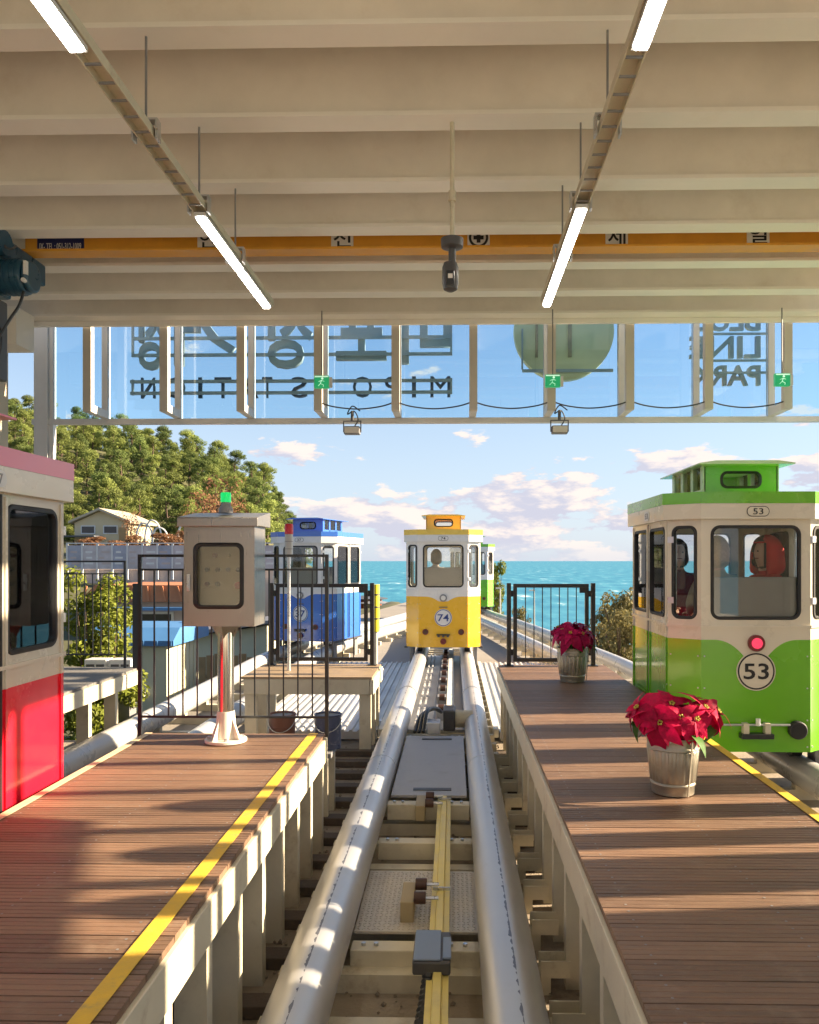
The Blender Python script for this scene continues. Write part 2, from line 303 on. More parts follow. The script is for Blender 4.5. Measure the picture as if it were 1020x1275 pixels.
# ------------------------------------------------------------------ helpers
class MB:
    def __init__(s): s.v = []; s.f = []
    def add(s, vs, fs):
        o = len(s.v); s.v += [tuple(p) for p in vs]; s.f += [tuple(i + o for i in f) for f in fs]; return s
    def box(s, x0, x1, y0, y1, z0, z1):
        return s.add([(x0,y0,z0),(x1,y0,z0),(x1,y1,z0),(x0,y1,z0),(x0,y0,z1),(x1,y0,z1),(x1,y1,z1),(x0,y1,z1)],
                     [(3,2,1,0),(4,5,6,7),(0,1,5,4),(1,2,6,5),(2,3,7,6),(3,0,4,7)])
    def cbox(s, c, d):
        return s.box(c[0]-d[0]/2, c[0]+d[0]/2, c[1]-d[1]/2, c[1]+d[1]/2, c[2]-d[2]/2, c[2]+d[2]/2)
    def mbox(s, M, d):
        vs = [M @ Vector((x*d[0]/2, y*d[1]/2, z*d[2]/2)) for z in (-1,1) for x, y in ((-1,-1),(1,-1),(1,1),(-1,1))]
        return s.add(vs, [(3,2,1,0),(4,5,6,7),(0,1,5,4),(1,2,6,5),(2,3,7,6),(3,0,4,7)])
    def bar(s, a, b, w, h=None):
        a, b = Vector(a), Vector(b); d = b - a; h = h or w
        q = d.to_track_quat('Y', 'Z').to_matrix().to_4x4(); q.translation = (a + b) / 2
        return s.mbox(q, (w, d.length, h))
    def tube(s, pts, r, n=8, cap=True, up=Vector((0,0,1))):
        pts = [Vector(p) for p in pts]; rs = r if isinstance(r, (list, tuple)) else [r]*len(pts)
        vs, fs = [], []
        ref = None
        for i, p in enumerate(pts):
            t = (pts[min(i+1, len(pts)-1)] - pts[max(i-1, 0)]).normalized()
            if ref is None: ref = up if abs(t.dot(up)) < 0.95 else Vector((1,0,0))
            a = t.cross(ref).normalized(); b = a.cross(t).normalized(); ref = b
            for k in range(n):
                th = 2*PI*k/n; vs.append(p + (a*math.cos(th) + b*math.sin(th))*rs[i])
        for i in range(len(pts)-1):
            for k in range(n):
                k2 = (k+1) % n; fs.append((i*n+k, (i+1)*n+k, (i+1)*n+k2, i*n+k2))
        if cap: fs.append(tuple(range(n))); fs.append(tuple(reversed(range((len(pts)-1)*n, len(pts)*n))))
        return s.add(vs, fs)
    def cyl(s, a, b, r, n=12): return s.tube([a, b], r, n)
    def lathe(s, prof, n=24, c=(0,0,0), mod=None):
        vs, fs = [], []
        for r, z in prof:
            for k in range(n):
                th = 2*PI*k/n; rr = r*(mod(th, z) if mod else 1)
                vs.append((c[0]+rr*math.cos(th), c[1]+rr*math.sin(th), c[2]+z))
        m = len(prof)
        for i in range(m-1):
            for k in range(n):
                k2 = (k+1) % n; fs.append((i*n+k, i*n+k2, (i+1)*n+k2, (i+1)*n+k))
        fs.append(tuple(reversed(range(n)))); fs.append(tuple(range((m-1)*n, m*n)))
        return s.add(vs, fs)
    def prism(s, poly, axis, a, b):
        """poly in the two other axes, extruded along axis from a to b"""
        def P(u, w, t): return {'x': (t, u, w), 'y': (u, t, w), 'z': (u, w, t)}[axis]
        n = len(poly); vs = [P(u, w, a) for u, w in poly] + [P(u, w, b) for u, w in poly]
        fs = [(i, (i+1) % n, n+(i+1) % n, n+i) for i in range(n)] + [tuple(reversed(range(n))), tuple(range(n, 2*n))]
        return s.add(vs, fs)
    def mesh(s, name):
        me = bpy.data.meshes.new(name); me.from_pydata(s.v, [], s.f); me.validate()
        bm = bmesh.new(); bm.from_mesh(me); bmesh.ops.recalc_face_normals(bm, faces=bm.faces); bm.to_mesh(me); bm.free()
        return me
    def build(s, name, material, parent=None, smooth=None, bevel=0.0, loc=None, rot=None):
        return link(name, s.mesh(name), material, parent, smooth, bevel, loc, rot)

def link(name, me, material=None, parent=None, smooth=None, bevel=0.0, loc=None, rot=None):
    o = bpy.data.objects.new(name, me); COL.objects.link(o)
    if material and not me.materials: me.materials.append(MATS[material])
    if parent: o.parent = parent
    if loc: o.location = loc
    if rot: o.rotation_euler = rot
    if smooth is not None:
        me.polygons.foreach_set('use_smooth', [True]*len(me.polygons)); me.set_sharp_from_angle(angle=R(smooth))
    if bevel:
        b = o.modifiers.new('bevel', 'BEVEL'); b.width = bevel; b.segments = 2; b.limit_method = 'ANGLE'; b.angle_limit = R(40)
    return o
def tag(o, label=None, cat=None, group=None, kind=None):
    if label: o['label'] = label
    if cat: o['category'] = cat
    if group: o['group'] = group
    if kind: o['kind'] = kind
    return o
def thing(name, label, cat, loc=(0,0,0), rz=0.0, group=None):
    o = bpy.data.objects.new(name, None); COL.objects.link(o); o.location = loc; o.rotation_euler = (0,0,rz); o.empty_display_size = 0.1
    return tag(o, label, cat, group)
def struct(o): o['kind'] = 'structure'; return o
def copy_tree(o, parent=None):
    c = o.copy(); COL.objects.link(c)
    if parent: c.parent = parent
    for ch in list(o.children): copy_tree(ch, c)
    return c

def text_mesh(body, size, depth=0.004, spacing=1.0, align='CENTER', bold=0.0):
    cu = bpy.data.curves.new('lettering', 'FONT'); cu.body = body; cu.size = size; cu.extrude = depth; cu.align_x = align; cu.align_y = 'CENTER'
    cu.space_character = spacing; cu.offset = bold; cu.resolution_u = 3
    o = bpy.data.objects.new('lettering', cu); COL.objects.link(o)
    bpy.context.view_layer.update()
    me = bpy.data.meshes.new_from_object(o.evaluated_get(bpy.context.evaluated_depsgraph_get()))
    bpy.data.objects.remove(o); bpy.data.curves.remove(cu)
    return me
def lettering(body, size, material, parent, loc, rot, depth=0.003, spacing=1.0, bold=0.0, sx=1.0, name='lettering'):
    me = text_mesh(body, size, depth, spacing, bold=bold)
    me.materials.clear(); o = link(name, me, material, parent, loc=loc, rot=rot)
    if sx != 1.0: o.scale = (sx, 1, 1)
    return o
def fit_text(body, w, h, material, parent, loc, rot, depth=0.02, bold=0.0, name='letter'):
    """text scaled so that its box is w by h, centred on loc"""
    me = text_mesh(body, 1.0, depth, bold=bold); me.materials.clear()
    xs = [v.co.x for v in me.vertices]; ys = [v.co.y for v in me.vertices]
    cx, cy = (min(xs)+max(xs))/2, (min(ys)+max(ys))/2; sx, sy = w/(max(xs)-min(xs)), h/(max(ys)-min(ys))
    for v in me.vertices: v.co.x = (v.co.x-cx)*sx; v.co.y = (v.co.y-cy)*sy
    return link(name, me, material, parent, loc=loc, rot=rot)
FRONT = (PI/2, 0, 0)          # reads from -Y
BACK = (PI/2, 0, PI)          # reads from +Y
def rrect(x0, x1, z0, z1, r, k=5):
    out = []
    for cx, cz, a0 in ((x1-r, z1-r, 0), (x0+r, z1-r, 90), (x0+r, z0+r, 180), (x1-r, z0+r, 270)):
        for i in range(k+1):
            a = R(a0 + 90*i/k); out.append((cx+r*math.cos(a), cz+r*math.sin(a)))
    return out
# ------------------------------------------------------------------ ground, sea
def sstep(a, b, x):
    t = max(0.0, min(1.0, (x-a)/(b-a))); return t*t*(3-2*t)
RIDGE = [(-4.0, 6), (-1.2, 12), (-0.80, 20), (-0.60, 19.5), (-0.52, 17.5), (-0.405, 14.6), (-0.335, 12.4), (-0.265, 9.3), (-0.225, 7.8), (-0.20, 6.4), (-0.185, 4.0), (-0.172, -2), (-0.12, -4), (3.0, -4)]
def ridge(t):
    if t <= RIDGE[0][0]: return RIDGE[0][1]
    for (a, za), (b, zb) in zip(RIDGE, RIDGE[1:]):
        if a <= t <= b: return za + (zb-za)*sstep(a, b, t) if False else za + (zb-za)*(t-a)/(b-a)
    return RIDGE[-1][1]
def ground_z(x, y):
    base = -1.35
    if y > 9:
        base = -1.35 - 1.5*sstep(-4.6, -6.5, x)*sstep(10.2, 11.5, y)
    lf = sstep(-8, -13, x)*(sstep(-0.17, -0.25, x/y) if y > 30 else 1)
    base += lf*(sstep(20, 60, y)*5.2)
    if y > 30:
        t = x/y
        base = base + (ridge(t) - 1.2)*sstep(62, 112, y)*sstep(-0.14, -0.19, t)
        base = base*(1 - sstep(150, 320, y)*0.6)
    c = x + 0.20*max(y, 0) - 9.5 + 2.2*sstep(30, 50, y)
    base = base - 34*sstep(-1.0, 26, c)
    return base
def axis(vals):
    out = []
    for a, b, st in vals:
        v = a
        while v < b - 1e-6: out.append(v); v += st
    out.append(vals[-1][1]); return out
gx = axis([(-2500, -400, 300), (-400, -140, 26), (-140, -30, 4), (-30, 20, 1.5), (20, 80, 4), (80, 400, 40), (400, 2500, 300)])
gy = axis([(-2500, -200, 300), (-200, -20, 20), (-20, 9, 3), (9, 30, 0.8), (30, 200, 4), (200, 500, 20), (500, 2500, 300)])
g = MB(); nx = len(gx)
for y in gy:
    for x in gx: g.v.append((x, y, ground_z(x, y) + (0.25*math.sin(x*0.7+y*0.31)*math.sin(y*0.53) if y > 35 else 0)))
for j in range(len(gy)-1):
    for i in range(nx-1): g.f.append((j*nx+i, j*nx+i+1, (j+1)*nx+i+1, (j+1)*nx+i))
struct(g.build('ground', 'grass', smooth=60))
s = MB(); s.add([(-30000,-30000,-26),(30000,-30000,-26),(30000,40000,-26),(-30000,40000,-26)], [(0,1,2,3)])
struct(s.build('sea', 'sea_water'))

# station floor and the paved apron outside
FLOOR = -0.95
struct(MB().box(-6.2, 7.2, -6, 10.4, -1.25, FLOOR).build('floor', 'concrete'))
struct(MB().prism([(-4.6, 10.4), (4.3, 10.4), (4.3, 16), (3.1, 25), (1.9, 34), (1.0, 46), (-2.6, 46), (-4.6, 30)], 'z', -1.9, FLOOR).build('pavement', 'slab'))
struct(MB().box(-6.2, 7.2, -6, -1.52, FLOOR+0.002, 0.0).build('bounce_floor', 'unseen_pale'))  # unseen floor, added to bounce warm sunlight up to the ceiling
tag(MB().box(-6.3, 7.0, -6.25, -6.0, 0.0, 2.3).build('reflection_wall', 'unseen_pale'), 'unseen low pale wall added behind the platforms for the tram windows to reflect', 'wall')  # unseen wall, added so the tram glass mirrors something pale
# rippled white metal decks to both sides of the middle track, outside
def rib_deck(x0, x1, y0, y1, z, name, step=0.11):
    poly = []; x = x0
    while x < x1 - 1e-6:
        poly += [(x, z), (x+step*0.55, z), (x+step*0.62, z+0.022), (x+step*0.93, z+0.022)]; x += step
    poly += [(x1, z), (x1, z-0.10), (x0, z-0.10)]
    return struct(MB().prism(poly, 'y', y0, y1).build(name, 'deck_white'))
rib_deck(-2.75, -1.00, 10.45, 17.5, -0.83, 'deck')
rib_deck(0.60, 2.10, 10.45, 17.5, -0.83, 'deck')
struct(MB().box(0.52, 0.585, 10.45, 17.5, -0.9, -0.795).build('kerb', 'steel_white'))
struct(MB().box(-0.985, -0.92, 10.45, 17.5, -0.9, -0.795).build('kerb', 'steel_white'))

# ------------------------------------------------------------------ boarding platforms
def plank_mesh(x0, x1, w):
    h = 0.028; gv = 0.003; p = []
    n = 4; a = -w/2 + 0.0015; step = (w-0.003)/n
    p.append((a, -h))
    for i in range(n):
        p += [(a+i*step+0.003, 0.0), (a+(i+1)*step-0.003, 0.0)]
        if i < n-1: p.append((a+(i+1)*step, -gv))
    p.append((a+n*step, -h))
    return MB().prism(p, 'x', x0, x1).mesh('plank')
def platform(name_label, x0, x1, y0, y1, wood, fascia_sides, legs_y, leg_x, pw=0.14, ztop=0.0, fas=0.21):
    t = thing('boarding_platform', name_label, 'platform', ((x0+x1)/2, (y0+y1)/2, FLOOR), group='raised boarding platforms')
    ox, oy, oz = t.location
    me = plank_mesh(x0-ox, x1-ox, pw)
    n = int(round((y1-y0)/pw))
    for i in range(n):
        o = link('plank', me, wood, t, loc=(0, y0+(i+0.5)*(y1-y0)/n-oy, ztop-oz-0.0006*random.random()))
    scr = MB()
    for i in range(n):
        yy = y0+(i+0.5)*(y1-y0)/n-oy
        for xx in (x0-ox+0.10, (x0+x1)/2-ox-0.02, x1-ox-0.17):
            for dy in (-pw*0.28, pw*0.28):
                r_ = 0.006; scr.add([(xx+r_*math.cos(k*PI/3), yy+dy+r_*math.sin(k*PI/3), ztop-oz+0.0008) for k in range(6)], [(0,1,2,3,4,5)])
    if wood == 'plank_wood': scr.build('screw_heads', 'mid_grey', t)['kind'] = 'stuff'
    MB().box(x0-ox+0.03, x1-ox-0.03, y0-oy+0.03, y1-oy-0.06, ztop-oz-0.12, ztop-oz-0.034).build('subframe', 'dark_grey', t)
    for sd_ in fascia_sides:
        b = MB()
        if sd_ == 'l': b.box(x0-ox-0.02, x0-ox+0.025, y0-oy, y1-oy, ztop-oz-fas, ztop-oz-0.030)
        if sd_ == 'r': b.box(x1-ox-0.025, x1-ox+0.02, y0-oy, y1-oy, ztop-oz-fas, ztop-oz-0.030)
        if sd_ == 'n': b.box(x0-ox+0.03, x1-ox-0.03, y0-oy+0.0, y0-oy+0.028, ztop-oz-fas, ztop-oz-0.030)
        if sd_ == 'f': b.box(x0-ox+0.03, x1-ox-0.03, y1-oy-0.055, y1-oy+0.0, ztop-oz-fas, ztop-oz-0.030)
        b.build('fascia', 'steel_cream', t, bevel=0.004)
    lm = MB().box(-0.07, 0.07, -0.04, 0.04, 0, ztop-oz-0.13).mesh('leg')
    for ly in legs_y:
        for lx in leg_x: link('leg', lm, 'steel_cream', t, loc=(lx-ox, ly-oy, 0))
    return t
def stripe(label, x0, x1, y0, y1, material, z=0.004):
    return tag(MB().box(x0, x1, y0, y1, z, z+0.002).build('floor_stripe', material), label, 'stripe', 'lines painted along the platform edges')
LX0, LX1, LY1 = -2.50, -1.04, 6.47
RX0, RX1, RY1 = 0.60, 2.02, 10.80
legs = [0.5+0.5*i for i in range(13)]
platform('brown plank platform on the left carrying the steel control cabinet', LX0, LX1, -1.5, LY1, 'plank_wood', 'rf', [l-0.05 for l in legs], (LX1-0.085, LX0+0.2))
platform('long brown plank platform on the right with two potted poinsettias', RX0, RX1, -1.5, RY1, 'plank_wood', 'lrf', [0.6+0.55*i for i in range(19)], (RX0+0.085, RX1-0.15))
platform('short platform behind the cabinet carrying a black gate', -2.56, -0.98, 9.62, 10.85, 'plank_edge', 'nrf', [9.72, 10.25, 10.75], (-1.07, -2.46))
platform('grey deck platform at far left behind the red tram', -6.0, -4.12, 3.5, 10.5, 'plank_grey', 'rf', [4.0+0.72*i for i in range(9)], (-4.2, -5.8))
stripe('yellow line along the track edge of the left platform', LX1-0.125, LX1-0.055, -1.5, LY1-0.01, 'line_yellow')
stripe('pale worn line along the red tram edge of the left platform', LX0+0.005, LX0+0.06, -1.5, LY1-0.01, 'line_pale')
stripe('bright yellow strip along the tram edge of the right platform', RX1-0.07, RX1-0.008, -1.5, 6.9, 'line_yellow')

# ------------------------------------------------------------------ tracks: pipe rails on steel ties
RZ, RR, GA = -0.66, 0.145, 0.495
def smooth_path(pts, n=14):
    out = []
    P = [Vector(p) for p in pts]; P = [2*P[0]-P[1]] + P + [2*P[-1]-P[-2]]
    for i in range(1, len(P)-2):
        for k in range(n):
            t = k/n; a, b, c, d = P[i-1], P[i], P[i+1], P[i+2]
            out.append(0.5*((2*b)+(c-a)*t+(2*a-5*b+4*c-d)*t*t+(3*b-a-3*c+d)*t**3))
    out.append(P[-2]); return out
def offset_path(path, off):
    out = []
    for i, p in enumerate(path):
        t = (path[min(i+1, len(path)-1)]-path[max(i-1, 0)]).normalized()
        out.append(p + Vector((t.y, -t.x, 0))*off)
    return out
def track(label, path, railmat, tie_from, tie_to, tie_step, tie_half, tie_mat='steel_cream'):
    p0 = path[0]
    t = thing('capsule_track', label, 'track', (p0.x, p0.y, FLOOR), group='pipe rail tracks')
    o = Vector((p0.x, p0.y, FLOOR))
    for sgn in (-1, 1):
        pr = offset_path(path, sgn*GA); q = pr[0]
        MB().tube([p - q for p in pr], RR, 20).build('rail', railmat, t, smooth=50, loc=q - o)
    tm = MB().box(-tie_half, tie_half, -0.05, 0.05, 0, 0.10).mesh('tie')
    sm = MB().box(-0.05, 0.05, -0.05, 0.05, 0, 0.09).mesh('saddle')
    acc = 0; last = path[0]
    dist = tie_from; L = 0
    for i in range(1, len(path)):
        seg = (path[i]-path[i-1]); sl = seg.length
        while dist <= L + sl and dist <= tie_to:
            p = path[i-1] + seg*((dist-L)/sl); a = math.atan2(-seg.x, seg.y)
            ti = link('tie', tm, tie_mat, t, loc=(p.x-o.x, p.y-o.y, 0.0), rot=(0, 0, a))
            for sgn in (-1, 1): link('saddle', sm, 'steel_cream', ti, loc=(sgn*GA, 0, 0.098))
            dist += tie_step
        L += sl
    return t
CX = -0.215
mid = [Vector((CX, y, RZ)) for y in [-1.5 + 0.5*i for i in range(44)]] + smooth_path([(CX, 20.6, RZ), (CX-0.05, 25, RZ), (0.25, 32, RZ), (0.35, 38, RZ)])
TRACK = track('steel pipe track down the middle leading under the yellow tram', mid, 'rail_steel', 0.9, 22, 0.5, 0.74)
to = TRACK.location
left = [Vector((-3.41, y, RZ)) for y in range(-1, 13)] + smooth_path([(-3.41, 13, RZ), (-3.41, 17, RZ), (-3.0, 21, RZ), (-1.9, 26, RZ), (-0.9, 32, RZ), (-0.6, 38, RZ)])
track('white pipe track on the left carrying the red and blue trams', left, 'pipe_white', 9.5, 28, 1.0, 0.7)
right = [Vector((2.91, y, RZ)) for y in range(-1, 12)] + smooth_path([(2.91, 12, RZ), (2.88, 15, RZ), (2.55, 18.5, RZ), (1.75, 25, RZ), (0.75, 32, RZ), (0.2, 38, RZ), (-0.2, 46, RZ)])
track('pipe track on the right under the green tram curving left outside', right, 'pipe_white', 5.0, 30, 1.0, 0.7)
# fittings between the middle rails, all parts of that track
def tp(mb, name, m, **k):
    mb.v = [(x-to.x, y-to.y, z-to.z) for x, y, z in mb.v]; return mb.build(name, m, TRACK, **k)
tp(MB().box(-0.545, 0.115, 6.98, 9.35, -0.665, -0.64), 'cover_plate', 'plate_grey', bevel=0.004)
for y in (7.12, 9.13): tp(MB().box(-0.36, -0.02, y, y+0.07, -0.639, -0.634), 'slot', 'black_paint')
cp = tp(MB().box(-0.575, 0.145, 4.62, 5.52, -0.755, -0.735), 'cover_plate', 'plate_pale', bevel=0.004)
# raised tread bars of the chequer plate
ch = MB()
for i in range(24):
    for j in range(26):
        x = -0.55 + i*0.029; y = 4.645 + j*0.0335; a = 0.8 if (i+j) % 2 else -0.8
        if x > 0.13: continue
        c, s_ = math.cos(a), math.sin(a)
        vs = [(x+c*u*0.011-s_*w*0.003, y+s_*u*0.011+c*w*0.003, -0.7355+h) for h in (0, 0.0035) for u, w in ((-1,-1),(1,-1),(1,1),(-1,1))]
        ch.add(vs, [(4,5,6,7),(0,1,5,4),(1,2,6,5),(2,3,7,6),(3,0,4,7)])
ch.v = [(x-to.x, y-to.y, z-to.z) for x, y, z in ch.v]
tread = ch.build('tread', 'plate_pale', TRACK); tread['kind'] = 'stuff'
for y, z1, hw in ((4.50, -0.76, 0.36), (6.15, -0.745, 0.36), (6.86, -0.67, 0.35), (9.42, -0.67, 0.35), (3.2, -0.78, 0.36)):
    tp(MB().box(CX-hw, CX+hw, y-0.06, y+0.06, z1-0.13, z1), 'cross_beam', 'steel_cream', bevel=0.006)
for x0, x1 in ((-0.52, -0.30), (-0.28, 0.12)):
    tp(MB().box(x0, x1, 5.60, 5.66, FLOOR+0.002, -0.79), 'web_plate', 'steel_cream')
# conductor beam with a raised fin, running towards the camera
tp(MB().prism([(-0.135, -0.74), (-0.025, -0.74), (-0.025, -0.66), (-0.055, -0.66), (-0.062, -0.635), (-0.10, -0.635), (-0.107, -0.66), (-0.135, -0.66)], 'y', 0.5, 6.95), 'guide_beam', 'busbar')
tp(MB().prism([(-0.10, -0.74), (0.0, -0.74), (0.0, -0.64), (-0.10, -0.64)], 'y', 10.3, 18.6), 'guide_beam', 'steel_white')
for y in (4.86, 6.72):
    tp(MB().box(-0.315, -0.236, y-0.13, y+0.17, -0.74, -0.615), 'bracket', 'bracket_tan', bevel=0.005)
    for dy in (-0.10, 0.10):
        tp(MB().cyl((-0.235, y+dy, -0.60), (-0.165, y+dy, -0.60), 0.036, 14), 'roller', 'roller_brown', smooth=40, bevel=0.005)
        tp(MB().cyl((-0.168, y+dy, -0.60), (-0.09, y+dy, -0.60), 0.012, 8), 'axle', 'galvanised')
    tp(MB().box(-0.13, -0.02, y+0.09, y+0.10, -0.634, -0.615), 'clip', 'galvanised')
tp(MB().box(-0.205, -0.015, 3.97, 4.30, -0.655, -0.585), 'sensor_box', 'dark_grey', bevel=0.01)
tp(MB().box(-0.20, -0.065, 3.975, 4.295, -0.584, -0.575), 'lid', 'box_blue', bevel=0.004)
tp(MB().box(-0.055, -0.012, 3.99, 4.21, -0.584, -0.572), 'lid', 'box_blue', bevel=0.004)
def hose(pts, r, name='hose'):
    path = smooth_path(pts, 16); rs = [r*(1.0 + (0.16 if i % 2 else -0.05)) for i in range(len(path))]
    tp(MB().tube(path, rs, 10), name, 'black_paint', smooth=30)
hose([(-0.12, 4.0, -0.66), (-0.15, 3.8, -0.78), (-0.21, 3.5, -0.88), (-0.25, 3.1, -0.9), (-0.24, 2.4, -0.9)], 0.032)
hose([(-0.09, 4.0, -0.68), (-0.12, 3.75, -0.83), (-0.15, 3.4, -0.91), (-0.17, 2.4, -0.92)], 0.025)
hose([(-0.02, 3.5, -0.92), (0.2, 3.45, -0.90), (0.5, 3.6, -0.92)], 0.03)
hose([(-0.02, 3.3, -0.92), (0.2, 3.22, -0.90), (0.5, 3.3, -0.92)], 0.03)
for k in range(3): hose([(-0.46+0.05*k, 9.45, -0.62), (-0.40+0.04*k, 9.8, -0.50+0.03*k), (-0.26+0.02*k, 10.3, -0.50), (-0.16, 10.6, -0.6)], 0.022)
# drive motor and chain of rollers up the middle, towards the yellow tram
tp(MB().box(-0.13, 0.02, 9.95, 10.35, -0.72, -0.46), 'motor', 'dark_grey', bevel=0.02)
tp(MB().cyl((0.02, 10.15, -0.60), (0.24, 10.15, -0.60), 0.11, 16), 'motor', 'steel_cream', smooth=40)
tp(MB().box(-0.32, -0.16, 9.5, 9.75, -0.66, -0.52), 'junction_box', 'galvanised', bevel=0.01)
for i in range(9):
    y = 10.9 + 0.85*i
    tp(MB().cyl((-0.21, y, -0.60), (-0.13, y, -0.60), 0.05, 12), 'roller', 'roller_brown', smooth=40)
    tp(MB().box(-0.24, -0.11, y+0.14, y+0.38, -0.80, -0.62), 'bracket', 'mid_grey' if i % 2 else 'galvanised')
tp(MB().box(-0.62, 0.20, 10.45, 18.6, -0.84, -0.80), 'tray', 'deck_white')
for x in (-0.52, -0.44, -0.30):
    tp(MB().box(x, x+0.025, 10.5, 18.5, -0.80, -0.765), 'tray_rib', 'deck_white')
for sgn in (-1, 1):
    tp(MB().cyl((CX+sgn*GA, 12.2, RZ), (CX+sgn*GA, 12.26, RZ), RR+0.008, 20), 'collar', 'galvanised', smooth=50)
    tp(MB().cyl((CX+sgn*GA, 7.9, RZ), (CX+sgn*GA, 7.92, RZ), RR+0.003, 20), 'collar', 'galvanised', smooth=50)
# stacks of channel brackets that stand on the tie ends beside the right platform
chm = MB().prism([(-0.06, 0), (0.06, 0), (0.06, 0.09), (0.05, 0.09), (0.05, 0.012), (-0.05, 0.012), (-0.05, 0.09), (-0.06, 0.09)], 'x', 0, 0.16).mesh('tie_bracket')
for i in range(13):
    y = 2.9 + 0.5*i
    link('tie_bracket', chm, 'steel_cream', TRACK, loc=(0.47-to.x, y-to.y, 0.098))
for y in [2.65+0.5*i for i in range(15)]:
    tp(MB().box(-1.75, -0.93, y-0.07, y+0.07, FLOOR+0.002, FLOOR+0.07), 'sleeper', 'tie_dark', bevel=0.006)
    tp(MB().box(0.52, 1.6, y-0.06, y+0.06, FLOOR+0.002, FLOOR+0.05), 'sleeper', 'tie_dark', bevel=0.006)

# bolts on the cross beams, scattered stones and dead leaves on the pit floor
for y, z1 in ((4.50, -0.76), (6.15, -0.745), (6.86, -0.67), (9.42, -0.67), (3.2, -0.78)):
    for x in (CX-0.29, CX-0.22, CX+0.20, CX+0.28):
        tp(MB().cyl((x, y, z1+0.0005), (x, y, z1+0.016), 0.014, 6), 'bolt', 'galvanised')
deb = MB(); rd = random.Random(12)
for k in range(900):
    x = rd.choice((rd.uniform(-1.6, -0.95), rd.uniform(0.5, 1.4), rd.uniform(-0.6, 0.15))); y = rd.uniform(2.2, 10.2); r_ = rd.uniform(0.006, 0.022)
    zf = FLOOR+0.004+r_*0.3
    deb.add([(x+r_*rd.uniform(0.6,1.2)*math.cos(q*PI/2+k), y+r_*rd.uniform(0.6,1.2)*math.sin(q*PI/2+k), zf) for q in range(4)] + [(x, y, zf+r_*0.8), (x, y, zf-r_*0.5)], [(0,1,4),(1,2,4),(2,3,4),(3,0,4),(1,0,5),(2,1,5),(3,2,5),(0,3,5)])
tag(deb.build('grit', 'pebble'), 'loose grit and small stones on the pit floor', 'gravel', kind='stuff')

# ------------------------------------------------------------------ station roof
roof = thing('station_roof', 'cream steel station roof with deep cross beams overhead', 'roof', (0, 4, 0))
CZ = 4.40
rx0, rx1 = -6.3, 5.6
def rp(mb, name, m, **k):
    mb.v = [(x, y-4, z) for x, y, z in mb.v]; return mb.build(name, m, roof, **k)
rp(MB().box(rx0, rx1, -6.0, 10.05, CZ+0.62, CZ+0.70), 'ceiling_panel', 'ceiling_paint')
beam_y = [4.58-0.93*i for i in range(4, 0, -1)] + [4.58, 5.50, 6.44, 7.30, 8.20, 9.05, 9.86]
for y in beam_y:
    bm_ = rp(MB().box(rx0, rx1, y-0.10, y+0.10, CZ, CZ+0.03), 'beam', 'beam_paint'); rp(MB().box(rx0, rx1, y-0.012, y+0.012, CZ+0.0302, CZ+0.618), 'web', 'ceiling_paint').parent = bm_
rp(MB().box(rx0, rx1, 9.97, 10.02, CZ-0.06, CZ+0.618), 'end_plate', 'beam_paint')
for y in (-5.8, 9.7):
    for x in (rx0+0.15, rx1-0.15):
        rp(MB().box(x-0.12, x+0.12, y-0.12, y+0.12, FLOOR, CZ), 'column', 'wall_beige')
rp(MB().box(-6.3, -5.55, 8.3, 9.9, 2.15, CZ-0.002), 'column_casing', 'wall_beige', bevel=0.01)
rp(MB().box(-5.55, -5.15, 9.35, 9.75, 3.95, CZ-0.004), 'bracket', 'beam_paint')

# glazed transom hung across the opening
tr = thing('glazed_transom', 'row of glass panes between deep white mullions above the station mouth', 'window', (0, 10.1, 3.1))
def trp(mb, name, m, **k):
    mb.v = [(x, y-10.1, z-3.1) for x, y, z in mb.v]; return mb.build(name, m, tr, **k)
YN, YF, ZB = 10.10, 10.62, 3.285
nearx = [(106+96.7*i-565)*YN/1000 for i in range(10)]
for x in nearx:
    trp(MB().box(x-0.05, x+0.05, YN-0.05, YN+0.05, ZB, CZ+0.3), 'mullion', 'mullion_grey')
    trp(MB().box(x-0.038, x+0.038, YF-0.05, YF+0.05, ZB, CZ+0.5), 'mullion', 'frame_white')
    trp(MB().box(x-0.045, x+0.045, YN+0.051, YF-0.051, ZB+0.0, ZB+0.10), 'tie_bar', 'frame_white')
trp(MB().box(-5.62, 5.6, YF-0.045, YF+0.045, ZB-0.07, ZB-0.001), 'bottom_rail', 'frame_white')
xs = [-5.55] + nearx + [5.55]
for a, b in zip(xs, xs[1:]):
    gl = trp(MB().box(a+0.039, b-0.039, YF-0.006, YF+0.006, ZB+0.002, CZ+0.5), 'pane', 'transom_glass')
trp(MB().box(-5.58, -5.40, YF-0.06, YF+0.06, FLOOR, CZ+0.5), 'end_post', 'frame_white')
trp(MB().box(-5.38, -5.33, YF-0.04, YF+0.04, FLOOR, CZ+0.5), 'end_post', 'frame_white')
for a, b in zip(nearx[3:], nearx[4:]):
    sw = smooth_path([(a, YN-0.02, ZB+0.11), (a+0.2, YN, ZB+0.055), ((a+b)/2, YN+0.05, ZB+0.035), (b-0.2, YN, ZB+0.055), (b, YN-0.02, ZB+0.11)], 6)
    trp(MB().tube(sw, 0.009, 6), 'cable', 'black_paint')

